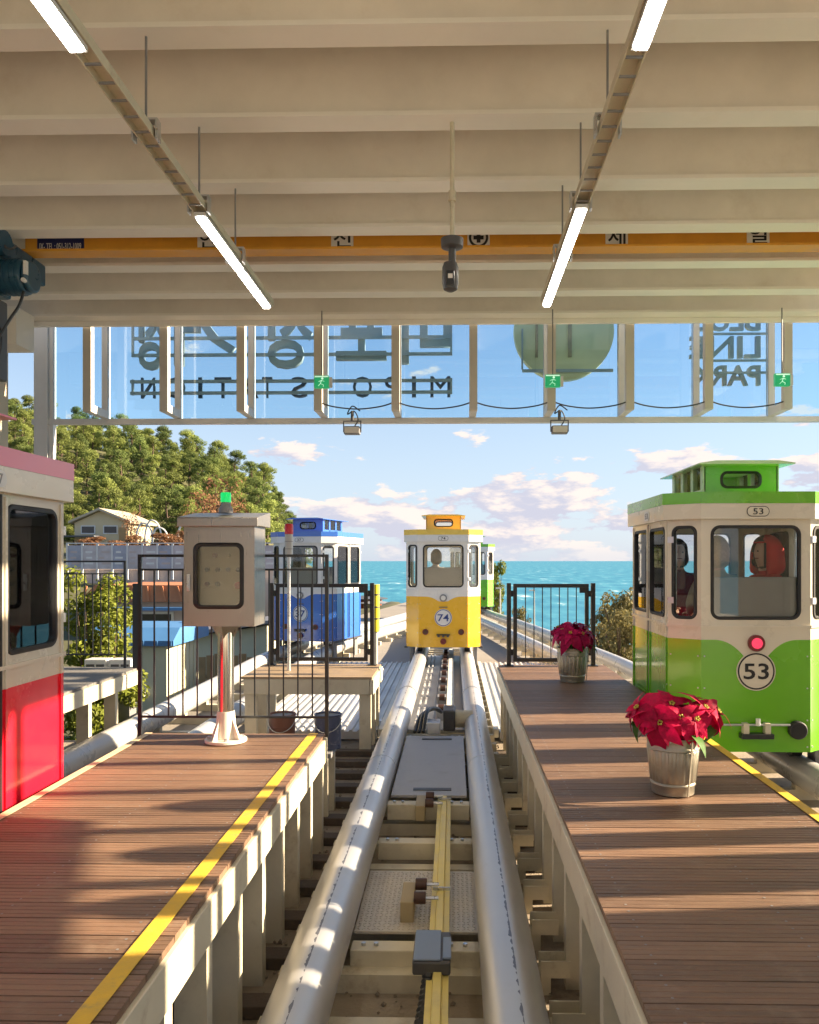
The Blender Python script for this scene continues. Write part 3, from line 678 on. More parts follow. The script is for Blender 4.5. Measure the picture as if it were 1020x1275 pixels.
# ------------------------------------------------------------------ added shade screen on the right, out of frame, shaped to stripe the platforms
sc = thing('shade_screen', 'unseen slatted screen added on the right to shape the sunlight on the platforms', 'screen', (4.85, 5, FLOOR))
def scp(mb, name, m, **k):
    mb.v = [(x-4.85, y-5, z-FLOOR) for x, y, z in mb.v]; return mb.build(name, m, sc, **k)
gaps = [(3.65, 3.79), (4.22, 4.34), (4.57, 4.76), (5.00, 5.18), (5.60, 5.97), (6.40, 6.76), (7.30, 7.86)]
edges = [3.45] + [v for g_ in gaps for v in g_] + [8.9]
for a, b in zip(edges[0::2], edges[1::2]):
    scp(MB().box(4.82, 4.88, a, b, FLOOR, 2.22), 'panel', 'steel_cream')
for y in (7.03, 6.23, 5.53, 4.81, 4.10):
    scp(MB().box(4.80, 4.90, y-0.045, y+0.045, 2.221, 3.86), 'post', 'steel_cream')
scp(MB().box(4.80, 4.90, 1.6, 3.45, FLOOR, 2.79), 'wall', 'wall_beige')
scp(MB().prism([(1.6, 2.80), (3.45, 2.80), (5.0, 3.06), (5.45, 3.85), (8.9, 3.85), (8.9, 4.39), (1.6, 4.39)], 'x', 4.79, 4.91), 'sun_baffle', 'wall_beige')  # lower edge shaped to set how far the sun reaches
for y, h in ((5.2, 2.86), (4.44, 2.82), (3.85, 2.78)):
    scp(MB().lathe([(0.02, 2.16), (0.10, 2.2), (0.13, 2.3), (0.12, h-0.1), (0.06, h-0.02), (0.01, h)], 12, (4.70, y, 0)), 'shadow_caster', 'steel_cream', smooth=60)  # added only for the rounded shadows on the left platform
# ------------------------------------------------------------------ tram capsules
HW, HL, FX, FY = 0.77, 0.95, 0.51, 0.75
OCT = [(-FX,-HL),(FX,-HL),(HW,-FY),(HW,FY),(FX,HL),(-FX,HL),(-HW,FY),(-HW,-FY)]
def facet(i):
    a, b = Vector((*OCT[i], 0)), Vector((*OCT[(i+1) % 8], 0)); d = (b-a); L = d.length; d.normalize()
    return a, d, Vector((d.y, -d.x, 0)), L
def fp(i, u, z, off=0.0):
    a, d, n, L = facet(i); p = a + d*u + n*off; return (p.x, p.y, z)
def ring_oct(mb, z0, z1, off0, off1):
    """closed band round the octagon between two offsets"""
    def corner(i, off):
        a, d, n, L = facet(i); a2, d2, n2, L2 = facet((i-1) % 8)
        m = (n+n2).normalized(); p = a + m*(off/max(0.2, m.dot(n))); return p
    for i in range(8):
        p = [corner(i, off1), corner((i+1) % 8, off1), corner((i+1) % 8, off0), corner(i, off0)]
        vs = [(q.x, q.y, z0) for q in p] + [(q.x, q.y, z1) for q in p]
        mb.add(vs, [(0,1,5,4),(2,3,7,6),(4,5,6,7),(3,2,1,0)])
    return mb
def cap_oct(mb, z, off, rise=0.0):
    def corner(i, o):
        a, d, n, L = facet(i); n2 = facet((i-1) % 8)[2]; m = (n+n2).normalized(); return a + m*(o/max(0.2, m.dot(n)))
    pts = [corner(i, off) for i in range(8)]
    vs = [(p.x, p.y, z) for p in pts] + [(p.x*0.6, p.y*0.6, z+rise) for p in pts]
    mb.add(vs, [(i, (i+1) % 8, 8+(i+1) % 8, 8+i) for i in range(8)] + [tuple(range(8, 16))]); return mb
def holed(mb, i, u0, u1, z0, z1, loop, t=0.04):
    """wall facet between u0..u1 and z0..z1 with a rounded window hole, with thickness"""
    k = len(loop)//4
    cs = [(u1, z1), (u0, z1), (u0, z0), (u1, z0)]
    for off in (0.0, -t):
        vs = [fp(i, u, z, off) for u, z in cs] + [fp(i, u, z, off) for u, z in loop]; fs = []
        for c in range(4):
            for j in range(k-1): fs.append((c, 4+c*k+j, 4+c*k+j+1))
            fs.append((c, 4+c*k+k-1, 4+((c+1) % 4)*k, (c+1) % 4))
        mb.add(vs, fs)
    n = len(loop); vs = [fp(i, u, z, 0) for u, z in loop] + [fp(i, u, z, -t) for u, z in loop]
    mb.add(vs, [(j, (j+1) % n, n+(j+1) % n, n+j) for j in range(n)]); return mb
def gasket(i, u0, u1, z0, z1, r, wo=0.018, wi=0.012, proud=0.010):
    mb = MB(); a = rrect(u0-wo, u1+wo, z0-wo, z1+wo, r+wo); b = rrect(u0+wi, u1-wi, z0+wi, z1-wi, max(0.01, r-wi)); n = len(a)
    am = rrect(u0-wo*0.6, u1+wo*0.6, z0-wo*0.6, z1+wo*0.6, r+wo*0.6)
    vs = [fp(i, u, z, 0.001) for u, z in a] + [fp(i, u, z, proud) for u, z in am] + [fp(i, u, z, proud) for u, z in b] + [fp(i, u, z, -0.03) for u, z in b]
    for q in range(3): mb.f += [(q*n+j, q*n+(j+1) % n, (q+1)*n+(j+1) % n, (q+1)*n+j) for j in range(n)]
    mb.v = [tuple(v) for v in vs]; return mb
def pane(i, u0, u1, z0, z1, r):
    lp = rrect(u0, u1, z0, z1, r); n = len(lp); mb = MB()
    mb.add([fp(i, u, z, -0.012) for u, z in lp] + [fp(i, u, z, -0.018) for u, z in lp], [tuple(range(n)), tuple(reversed(range(n, 2*n)))] + [(j, (j+1) % n, n+(j+1) % n, n+j) for j in range(n)])
    return mb
def disc(c, r, t, n=28):
    """flat round plate facing -Y"""
    return MB().cyl((c[0], c[1], c[2]), (c[0], c[1]-t, c[2]), r, n)
ZBOT, ZBELT, ZW0, ZW1, ZTOP, ZBAND, ZROOF = -0.40, 0.78, 0.86, 1.715, 1.79, 1.935, 2.045
def zline(u, L, dip):
    d = min(max(abs(u - L/2), 0.10), 0.40); return 0.655 - dip*((0.40-d)/0.30)**2.3
def tram(label, number, paint, cream, loc, rz=0.0, band=None, lamp='ring', ink='ink', cup_side=None, small=True):
    t = thing('tram_capsule', label, 'tram', (loc[0], loc[1], FLOOR), rz, 'small tram capsules')
    dz = -FLOOR; NZ = 0.36 if lamp == 'red' else 0.215
    def B(mb, name, m, parent=t, **k):
        if parent is t: mb.v = [(x, y, z+dz) for x, y, z in mb.v]
        return mb.build(name, m, parent, **k)
    def S(mb, name, m, parent, **k):               # sub-part: same local frame as its part
        mb.v = [(x, y, z+dz) for x, y, z in mb.v]; return mb.build(name, m, parent, **k)
    band = band or paint
    skirt, waist = MB(), MB()
    for i in range(8):
        a, d, n, L = facet(i)
        if i in (0, 4): us = [L*j/36 for j in range(37)]
        else: us = [0, L]
        zl = [zline(u, L, 0.17 if lamp == 'red' else 0.10) if i in (0, 4) else 0.655 for u in us]
        for j in range(len(us)-1):
            for off in (0.0, -0.03):
                skirt.add([fp(i, us[j], ZBOT, off), fp(i, us[j+1], ZBOT, off), fp(i, us[j+1], zl[j+1], off), fp(i, us[j], zl[j], off)], [(0,1,2,3)])
            skirt.add([fp(i, us[j], ZBOT, 0), fp(i, us[j+1], ZBOT, 0), fp(i, us[j+1], ZBOT, -0.03), fp(i, us[j], ZBOT, -0.03)], [(0,1,2,3)])
            for off in (0.0, -0.03):
                waist.add([fp(i, us[j], zl[j], off), fp(i, us[j+1], zl[j+1], off), fp(i, us[j+1], ZBELT, off), fp(i, us[j], ZBELT, off)], [(0,1,2,3)])
    for i in range(8):
        L = facet(i)[3]; rv = MB()
        for u in (0.03, L-0.03):
            for z in (ZBOT+0.05, -0.10, 0.20, 0.50):
                a_ = Vector(fp(i, u, z, 0.0)); b_ = Vector(fp(i, u, z, 0.005)); rv.cyl(a_, b_, 0.008, 6)
        rv.v = [(x, y, z+dz) for x, y, z in rv.v]; rv.build('rivets', 'galvanised', t)['kind'] = 'stuff'
    B(skirt, 'skirt', paint); B(waist, 'waist_panel', cream)
    walls = MB()
    def win(i, u0, u1, r, z0=ZW0, z1=ZW1):
        w = B(gasket(i, u0, u1, z0, z1, r), 'window', 'rubber', smooth=30)
        S(pane(i, u0, u1, z0, z1, r), 'pane', 'window_glass', w)
    for i in range(8):
        L = facet(i)[3]
        if i in (0, 4):
            u0, u1 = L/2-0.405, L/2+0.405; holed(walls, i, 0, L, ZBELT, ZTOP, rrect(u0, u1, ZW0, ZW1, 0.07)); win(i, u0, u1, 0.07)
        elif i in (2, 6):
            for c in (0.395, L-0.395):
                u0, u1 = c-0.285, c+0.285
                holed(walls, i, (0 if c < L/2 else L/2), (L/2 if c < L/2 else L), ZBELT, ZTOP, rrect(u0, u1, ZW0, ZW1, 0.06)); win(i, u0, u1, 0.06)
            # door leaves: raised frames, centre seal, bottom step
            b = MB(); bl = MB()
            for u in (0.045, L/2-0.05, L/2+0.05, L-0.045):
                for bb, za, zb in ((b, 0.656, ZTOP-0.02), (bl, ZBOT+0.03, 0.655)):
                    pts = [fp(i, u-0.012, z, o) for z in (za, zb) for o in (0.0005, 0.012)] + [fp(i, u+0.012, z, o) for z in (za, zb) for o in (0.0005, 0.012)]
                    B(MB().add(pts, [(1,5,7,3),(0,1,3,2),(4,6,7,5),(2,3,7,6),(0,4,5,1)]), 'door_stile', cream if bb is b else paint)
            b = MB(); pts = [fp(i, L/2+s_*0.010, z, o) for s_ in (-1, 1) for z in (ZBOT+0.02, ZTOP-0.01) for o in (0.0005, 0.008)]
            b.add(pts, [(1,5,7,3),(0,1,3,2),(4,6,7,5),(2,3,7,6),(0,4,5,1)]); B(b, 'door_seal', 'rubber')
            b = MB(); a0 = fp(i, 0.02, ZBOT-0.02, -0.02); b0 = fp(i, L-0.02, ZBOT-0.02, 0.05)
            b.box(min(a0[0], b0[0]), max(a0[0], b0[0]), min(a0[1], b0[1]), max(a0[1], b0[1]), ZBOT-0.035, ZBOT+0.005); B(b, 'door_step', 'dark_grey')
        else:
            u0, u1 = L/2-0.108, L/2+0.108; holed(walls, i, 0, L, ZBELT, ZTOP, rrect(u0, u1, ZW0, ZW1, 0.055)); win(i, u0, u1, 0.055)
            for z in (1.02, 1.60):
                b = MB(); p0, p1 = fp(i, u0-0.05, z-0.03, 0.0), fp(i, u0+0.01, z+0.03, 0.018)
                q = [fp(i, u0-0.05, z+zz, o) for o in (0.001, 0.02) for zz in (-0.03, 0.03)] + [fp(i, u0+0.01, z+zz, o) for o in (0.001, 0.02) for zz in (-0.03, 0.03)]
                b.add(q, [(2,6,7,3),(0,2,3,1),(4,5,7,6),(1,3,7,5),(0,4,6,2)]); B(b, 'hinge', 'galvanised')
    B(walls, 'wall_panel', cream, smooth=20)
    B(ring_oct(MB(), ZBELT-0.012, ZBELT+0.012, 0.0005, 0.014), 'belt_trim', cream)
    B(ring_oct(MB(), ZTOP, ZBAND, -0.04, 0.055), 'cornice', cream)
    B(ring_oct(MB(), ZBAND+0.0005, ZROOF, -0.04, 0.058), 'roof_band', band)
    B(cap_oct(MB(), ZROOF-0.004, 0.05, 0.02), 'roof', band, smooth=60)
    # interior
    B(MB().box(-0.68, 0.68, -0.72, 0.72, 0.08, 0.12), 'floor_pan', 'dark_grey')
    for s_ in (-1, 1):
        sb = B(MB().box(-0.46, 0.46, s_*0.87-0.012, s_*0.87+0.012, 0.12, 1.245), 'seat_back', 'seat_grey', bevel=0.006)
        S(MB().box(-0.46, 0.46, min(s_*0.855, s_*0.45), max(s_*0.855, s_*0.45), 0.57, 0.655), 'cushion', 'cushion', sb, bevel=0.02)
        S(MB().box(-0.44, 0.44, min(s_*0.85, s_*0.50), max(s_*0.85, s_*0.50), 0.12, 0.569), 'seat_box', 'lining', sb)
        B(MB().cyl((s_*0.60, -0.40, 0.9), (s_*0.60, -0.40, 1.78), 0.014, 8), 'grab_pole', 'galvanised', smooth=40)
    # cupola on the roof
    cw, cl, c0, c1 = 0.36, 0.56, ZROOF+0.012, 2.335
    ends = []
    for sgn in (-1, 1):
        cb = MB()
        lp = rrect(-0.205, 0.205, c0+0.055, c1-0.05, 0.07)
        y = sgn*cl; cs = [(cw, c1), (-cw, c1), (-cw, c0), (cw, c0)]; k = len(lp)//4
        vs = [(u, y, z) for u, z in cs] + [(u, y, z) for u, z in lp]; fs = []
        for c in range(4):
            for j in range(k-1): fs.append((c, 4+c*k+j, 4+c*k+j+1))
            fs.append((c, 4+c*k+k-1, 4+((c+1) % 4)*k, (c+1) % 4))
        cb.add(vs, fs); ends.append(cb)
    cup = B(ends[0], 'cupola', band); S(ends[1], 'cupola_end', band, cup)
    for sgn in (-1, 1):
        y = sgn*(cl+0.002); lp = rrect(-0.205, 0.205, c0+0.055, c1-0.05, 0.07); li = rrect(-0.180, 0.180, c0+0.08, c1-0.075, 0.05); n = len(lp)
        gm = MB(); gm.add([(u, y, z) for u, z in lp] + [(u, y+sgn*0.010, z) for u, z in li] + [(u, y-sgn*0.03, z) for u, z in li], [(q*n+j, q*n+(j+1) % n, (q+1)*n+(j+1) % n, (q+1)*n+j) for q in range(2) for j in range(n)])
        S(gm, 'cupola_window', 'rubber', cup)
        gm = MB(); gm.add([(u, y-sgn*0.01, z) for u, z in li], [tuple(range(n))]); gm.add([(u, y-sgn*0.015, z) for u, z in li], [tuple(range(n))]); S(gm, 'cupola_pane', 'window_glass', cup)
    for sgn in (-1, 1):
        sidec = MB()
        x = sgn*cw; bars = [-cl, -cl+0.09, -0.22, -0.14, 0.14, 0.22, cl-0.09, cl]
        for a_, b_ in zip(bars[0::2], bars[1::2]): sidec.box(x-0.012, x+0.012, a_, b_, c0, c1)
        sidec.box(x-0.012, x+0.012, -cl+0.0905, cl-0.0905, c0, c0+0.05)
        S(MB().box(x-0.004, x+0.004, -cl+0.05, cl-0.05, c0+0.05, c1-0.001), 'cupola_pane', 'window_glass', cup)
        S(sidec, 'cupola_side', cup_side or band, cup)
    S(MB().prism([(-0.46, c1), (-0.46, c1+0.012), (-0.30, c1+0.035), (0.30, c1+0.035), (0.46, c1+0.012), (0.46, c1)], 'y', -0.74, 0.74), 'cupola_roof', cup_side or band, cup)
    # front and back furniture
    for sgn in (1, -1):
        def F(mb):                                   # mirror to the back face
            if sgn < 0: mb.v = [(-x, -y, z) for x, y, z in mb.v]
            return mb
        y = -HL
        lm = B(F(disc((0, y, 0.625), 0.078, 0.03)), 'lamp_housing', 'lamp_ring' if lamp == 'red' else 'mid_grey', smooth=40)
        S(F(disc((0, y-0.028, 0.625), 0.050, 0.016)), 'lens', 'lamp_red' if lamp == 'red' else 'sign_white', lm, smooth=40)
        nd = B(F(disc((0, y, NZ), 0.182, 0.010, 40)), 'number_plate', cream if cream != 'white_paint' else 'white_paint')
        rg = MB(); n = 40
        ro, ri = 0.172, 0.158
        rg.add([(r_*math.cos(2*PI*k/n), yy, NZ+r_*math.sin(2*PI*k/n)) for r_, yy in ((ro, y-0.0101), (ro, y-0.0125), (ri, y-0.0125), (ri, y-0.0101)) for k in range(n)], [(q*n+k, q*n+(k+1) % n, (q+1)*n+(k+1) % n, (q+1)*n+k) for q in range(3) for k in range(n)])
        S(F(rg), 'rim', ink, nd)
        fit_text(number, 0.235, 0.150, ink, nd, (0, sgn*(y-0.0135), NZ+dz), FRONT if sgn > 0 else BACK, depth=0.002, bold=0.012, name='digits')
        ov = MB(); lp = rrect(-0.105, 0.105, 1.812, 1.908, 0.046); n = len(lp)
        yo = y-0.0555
        ov.add([(u, yo, z) for u, z in lp] + [(u, yo-0.004, z) for u, z in lp], [tuple(range(n, 2*n))] + [(j, (j+1) % n, n+(j+1) % n, n+j) for j in range(n)])
        op = B(F(ov), 'route_plate', 'ink'); lp2 = rrect(-0.099, 0.099, 1.818, 1.902, 0.041)
        ov = MB(); ov.add([(u, yo-0.0045, z) for u, z in lp2] + [(u, yo-0.006, z) for u, z in lp2], [tuple(range(n, 2*n))] + [(j, (j+1) % n, n+(j+1) % n, n+j) for j in range(n)])
        S(F(ov), 'plate_face', cream, op)
        fit_text(number, 0.095, 0.058, 'ink', op, (0, sgn*(yo-0.0075), 1.86+dz), FRONT if sgn > 0 else BACK, depth=0.0012, bold=0.006, name='digits')
        if lamp == 'red':
            cpl = B(F(MB().cyl((-0.33, y-0.05, -0.135), (0.30, y-0.05, -0.135), 0.011, 8)), 'coupler_bar', 'galvanised', smooth=40)
            for xa in (-0.135, 0.065): S(F(MB().box(xa, xa+0.05, y-0.07, y-0.001, -0.215, -0.12)), 'bracket', 'steel_cream', cpl)
            S(F(MB().box(-0.16, 0.14, y-0.09, y-0.001, -0.262, -0.216)), 'tow_plate', 'black_paint', cpl, bevel=0.004)
            S(F(MB().cyl((0, y-0.055, -0.14), (0, y-0.055, -0.075), 0.022, 10)), 'latch', 'galvanised', cpl)
            B(F(disc((0.375, y, -0.185), 0.085, 0.07)), 'bumper', 'rubber', smooth=40, bevel=0.012)
        else:
            for x in (-0.37, 0.37):
                hl = B(F(disc((x, y, -0.08), 0.062, 0.022)), 'reflector', 'lamp_ring', smooth=40)
                S(F(disc((x, y-0.021, -0.08), 0.042, 0.008)), 'lens', 'roller_brown', hl)
            cpl = B(F(MB().box(-0.14, 0.14, y-0.05, y-0.001, -0.15, -0.125)), 'coupler_bar', 'black_paint', bevel=0.005)
            for xa in (-0.12, -0.025, 0.07): S(F(MB().box(xa, xa+0.05, y-0.06, y-0.002, -0.185, -0.151)), 'hook', 'dark_grey', cpl)
            B(F(disc((0, y, -0.275), 0.062, 0.05)), 'bumper', 'lamp_ring', smooth=40)
            B(F(MB().box(-0.09, 0.09, y-0.004, y-0.0005, 0.515-0.118+0.005+0.135, 0.515-0.118+0.028+0.135)) if False else F(MB().box(-0.085, 0.085, y-0.014, y-0.0005, 0.425, 0.442)), 'handle', 'dark_grey')
    for sx in (-1, 1):                               # side number plates on the cornice
        x = sx*(HW+0.0555); lp = rrect(-0.105, 0.105, 1.812, 1.908, 0.046); n = len(lp)
        ov = MB(); ov.add([(x, u, z) for u, z in lp] + [(x+sx*0.004, u, z) for u, z in lp], [tuple(range(n, 2*n))] + [(j, (j+1) % n, n+(j+1) % n, n+j) for j in range(n)])
        ov.v = [(a_, b_-0.14, c_) for a_, b_, c_ in ov.v]; op = B(ov, 'route_plate', 'frame_white')
        fit_text(number, 0.125, 0.06, 'mid_grey', op, (x+sx*0.0055, -0.14, 1.86+dz), (PI/2, 0, sx*PI/2), depth=0.0012, bold=0.004, name='digits')
        for yy in (-0.45, 0.45):                     # grey exterior door mirror / grab handle
            B(MB().tube([(sx*(HW+0.001), yy, 0.95), (sx*(HW+0.03), yy, 0.97), (sx*(HW+0.03), yy, 1.10), (sx*(HW+0.001), yy, 1.12)], 0.009, 6), 'grab_handle', 'dark_grey', smooth=40) if False else None
    # bogie
    B(MB().box(-0.62, 0.62, -0.80, 0.80, ZBOT+0.005, ZBOT+0.10), 'underframe', 'dark_grey')
    for sx in (-1, 1):
        for yy in (-0.62, 0.62):
            w = B(MB().cyl((sx*GA-0.05, yy, RZ+RR+0.085), (sx*GA+0.05, yy, RZ+RR+0.085), 0.085, 18), 'wheel', 'rubber', smooth=40)
            S(MB().cyl((sx*GA-0.055, yy, RZ+RR+0.085), (sx*GA+0.055, yy, RZ+RR+0.085), 0.045, 12), 'hub', 'galvanised', w, smooth=40)
            B(MB().box(sx*(GA+0.19)-0.025, sx*(GA+0.19)+0.025, yy-0.09, yy+0.09, -0.86, ZBOT+0.004), 'guide_arm', 'mid_grey', bevel=0.006)
    return t
tram('red and cream tram capsule at far left beside the left platform', '317', 'paint_red', 'cream_paint', (-3.37, 4.55), 0, band='paint_pink')
T53 = tram('lime green and cream tram capsule numbered 53 beside the right platform', '53', 'paint_green', 'cream_paint', (2.84, 8.56), 0, lamp='red', cup_side='paint_mint_skylit')
T74 = tram('yellow and white tram capsule numbered 74 on the middle track', '74', 'paint_yellow', 'white_paint', (CX, 17.6), 0, ink='ink_blue', band='paint_yellow_lifted')
tram('blue and white tram capsule numbered 37 behind the black gate', '37', 'paint_blue', 'white_paint', (-3.18, 18.8), R(-15), ink='ink_blue')
tram('small green tram capsule far down the track behind the yellow one', '25', 'paint_green', 'white_paint', (0.72, 32.3), R(6))

# ------------------------------------------------------------------ passengers
def person(label, loc, rz, cloth, hair, hood=None, lean=0.0, headturn=0.0):
    V, E, Rr = [], [], []
    def v(p, r, parent=None):
        V.append(p); Rr.append(r)
        if parent is not None: E.append((parent, len(V)-1))
        return len(V)-1
    ly = lean
    pel = v((0, 0, 0.11), (0.155, 0.12)); wa = v((0, ly*0.3, 0.27), (0.14, 0.105), pel); chst = v((0, ly*0.8, 0.44), (0.165, 0.115), wa)
    nb = v((0, ly, 0.56), (0.075, 0.07), chst); nk = v((0, ly+0.01, 0.62), (0.064, 0.062), nb)
    h1 = v((0, ly+0.035, 0.675), (0.062, 0.075), nk); h2 = v((0, ly+0.03, 0.745), (0.078, 0.095), h1); h3 = v((0, ly+0.02, 0.815), (0.068, 0.085), h2); v((0, ly+0.02, 0.85), (0.035, 0.04), h3)
    for s_ in (-1, 1):
        sh = v((s_*0.165, ly*0.9, 0.515), (0.068, 0.066), chst); elb = v((s_*0.225, ly+0.07, 0.29), (0.05, 0.05), sh)
        wr = v((s_*0.13, ly+0.27, 0.20), (0.03, 0.034), elb); pm = v((s_*0.10, ly+0.34, 0.19), (0.036, 0.018), wr)
        for k, ln in enumerate((0.06, 0.075, 0.08, 0.07)):
            f1 = v((s_*(0.075+0.018*k), ly+0.375, 0.185), (0.010, 0.010), pm); f2 = v((s_*(0.073+0.018*k), ly+0.375+ln*0.6, 0.175), (0.009, 0.009), f1); v((s_*(0.072+0.018*k), ly+0.375+ln*0.8, 0.155), (0.008, 0.008), f2)
        t1 = v((s_*0.065, ly+0.33, 0.20), (0.011, 0.011), pm); v((s_*0.045, ly+0.37, 0.20), (0.009, 0.009), t1)
        hp = v((s_*0.09, 0.06, 0.09), (0.095, 0.085), pel); kn = v((s_*0.12, 0.42, 0.08), (0.068, 0.066), hp); an = v((s_*0.12, 0.40, -0.36), (0.045, 0.048), kn); v((s_*0.12, 0.52, -0.41), (0.045, 0.035), an)
    me = bpy.data.meshes.new('body'); me.from_pydata(V, E, [])
    o = bpy.data.objects.new('body', me); COL.objects.link(o)
    sk = o.modifiers.new('skin', 'SKIN'); sk.branch_smoothing = 0.6; sub = o.modifiers.new('sub', 'SUBSURF'); sub.levels = 2
    bm = bmesh.new(); bm.from_mesh(me); sl = bm.verts.layers.skin.verify(); bm.verts.ensure_lookup_table()
    for i, vv in enumerate(bm.verts): vv[sl].radius = Rr[i]; vv[sl].use_root = (i == pel)
    bm.to_mesh(me); bm.free()
    bpy.context.view_layer.update()
    m2 = bpy.data.meshes.new_from_object(o.evaluated_get(bpy.context.evaluated_depsgraph_get())); bpy.data.objects.remove(o)
    m2.materials.clear(); m2.materials.append(MATS[cloth]); m2.materials.append(MATS['skin']); m2.materials.append(MATS['cloth_dark'])
    for p in m2.polygons:
        c = p.center
        p.material_index = 1 if c.z > 0.585 or (c.y > ly+0.285 and 0.13 < c.z < 0.25 and abs(c.x) < 0.16) else (2 if c.z < 0.16 and abs(c.y) > 0.12 or c.z < 0.0 else 0)
        p.use_smooth = True
    # nose and brow on the head
    for vv in m2.vertices:
        d = (vv.co - Vector((0, ly+0.12, 0.735))).length
        if vv.co.z > 0.6: vv.co.y += 0.022*math.exp(-(d/0.022)**2) if vv.co.y > ly+0.06 else 0
    root = link('person', m2, None, loc=loc, rot=(0, 0, rz)); root.scale = (1.1, 1.1, 1.1); tag(root, label, 'person', 'passengers inside the trams')
    # eyes
    for s_ in (-1, 1): MB().lathe([(0.001, -0.009), (0.009, 0), (0.001, 0.009)], 8, (s_*0.03, ly+0.113, 0.757)).build('eye', 'ink', root)
    MB().box(-0.024, 0.024, ly+0.098, ly+0.108, 0.690, 0.697).build('mouth', 'cloth_maroon', root)
    # hair or hood: a shell round the skull, open at the face
    def shell(rx, ry, rz_, cz, cy, open_y, zmin, m, name, flare=0.0):
        bm = bmesh.new(); bmesh.ops.create_uvsphere(bm, u_segments=20, v_segments=14, radius=1)
        for q in bm.verts:
            w = 1+0.05*math.sin(9*q.co.x+4*q.co.z)
            fl = 1 + flare*max(0.0, -q.co.z)**1.5; bk = 1 + 0.25*max(0, -q.co.y)*max(0, q.co.z); q.co = Vector((q.co.x*rx*w*fl, q.co.y*ry*w*fl*bk+cy, q.co.z*rz_+cz))
        bmesh.ops.delete(bm, geom=[f for f in bm.faces if (f.calc_center_median().y > cy+open_y and f.calc_center_median().z < cz+rz_*0.62) or f.calc_center_median().z < zmin], context='FACES')
        me = bpy.data.meshes.new(name); bm.to_mesh(me); bm.free()
        ob = link(name, me, m, root, smooth=60); so = ob.modifiers.new('solid', 'SOLIDIFY'); so.thickness = 0.012; so.offset = 1
    shell(0.090, 0.108, 0.142, 0.748, ly+0.02, 0.05, 0.60, hair, 'hair', 0.6)
    if hood: shell(0.118, 0.14, 0.18, 0.715, ly-0.005, 0.08, 0.52, hood, 'hood', 0.8)
    return root
SEAT = 0.66
person('person in a red hooded jacket seated in the green tram', (2.84+0.24, 8.56-0.58, SEAT), R(108), 'cloth_red', 'hair_dark', hood='cloth_red')
person('person with fair hair and beige coat seated in the green tram', (2.84-0.24, 8.56-0.60, SEAT), R(10), 'cloth_beige', 'hair_fair')
person('dark haired person in maroon on the far bench of the green tram', (2.84-0.30, 8.56+0.60, SEAT), R(175), 'cloth_maroon', 'hair_dark')
person('person in a grey coat leaning inside the yellow tram', (CX-0.20, 17.6-0.58, SEAT), R(-30), 'cloth_grey', 'hair_dark', lean=0.06)
# ------------------------------------------------------------------ overhead fittings
def line_light(label, x, lit, y0, y1, rods):
    z = 3.82
    t = thing('strip_light', label, 'light', (x, y0, z), group='strip lights hung under the roof')
    def P(mb, name, m, parent=t, **k):
        mb.v = [(a-x, b-y0, c-z) for a, b, c in mb.v]; return mb.build(name, m, parent, **k)
    P(MB().prism([(x-0.05, z+0.055), (x-0.05, z), (x-0.043, z), (x-0.043, z+0.048), (x+0.043, z+0.048), (x+0.043, z), (x+0.05, z), (x+0.05, z+0.055)], 'y', y0, y1), 'tray', 'steel_cream')
    yy = y0+0.1
    while yy < y1:
        if not any(a-0.02 < yy < b+0.02 for a, b in lit): P(MB().box(x-0.042, x+0.042, yy-0.006, yy+0.006, z+0.002, z+0.012), 'cross_bar', 'mid_grey')
        yy += 0.155
    for a, b in lit:
        l = P(MB().box(x-0.040, x+0.040, a, b, z-0.030, z-0.003), 'lamp_body', 'frame_white')
        P(MB().prism([(x-0.038, z-0.031), (x-0.028, z-0.050), (x+0.028, z-0.050), (x+0.038, z-0.031)], 'y', a+0.03, b-0.03), 'diffuser', 'tube_light', l)
    for r_ in rods:
        P(MB().cyl((x, r_, z+0.1), (x, r_, CZ-0.001), 0.007, 6), 'hanger_rod', 'mid_grey')
        P(MB().box(x-0.075, x-0.063, r_-0.03, r_+0.03, z-0.02, z+0.10).box(x+0.063, x+0.075, r_-0.03, r_+0.03, z-0.02, z+0.10).box(x-0.0625, x+0.0625, r_-0.03, r_+0.03, z+0.088, z+0.10), 'hanger_clamp', 'galvanised')
line_light('long strip light with glowing tubes hung on the left side', -1.76, [(1.6, 2.7), (2.72, 3.74), (5.53, 6.58), (6.60, 7.55)], 1.0, 7.6, (2.72, 4.56, 5.52, 6.44))
line_light('long strip light with glowing tubes hung on the right side', 0.87, [(1.6, 2.7), (2.72, 3.78), (5.46, 6.58), (6.60, 7.55)], 1.0, 7.6, (2.72, 4.56, 5.52, 6.44))

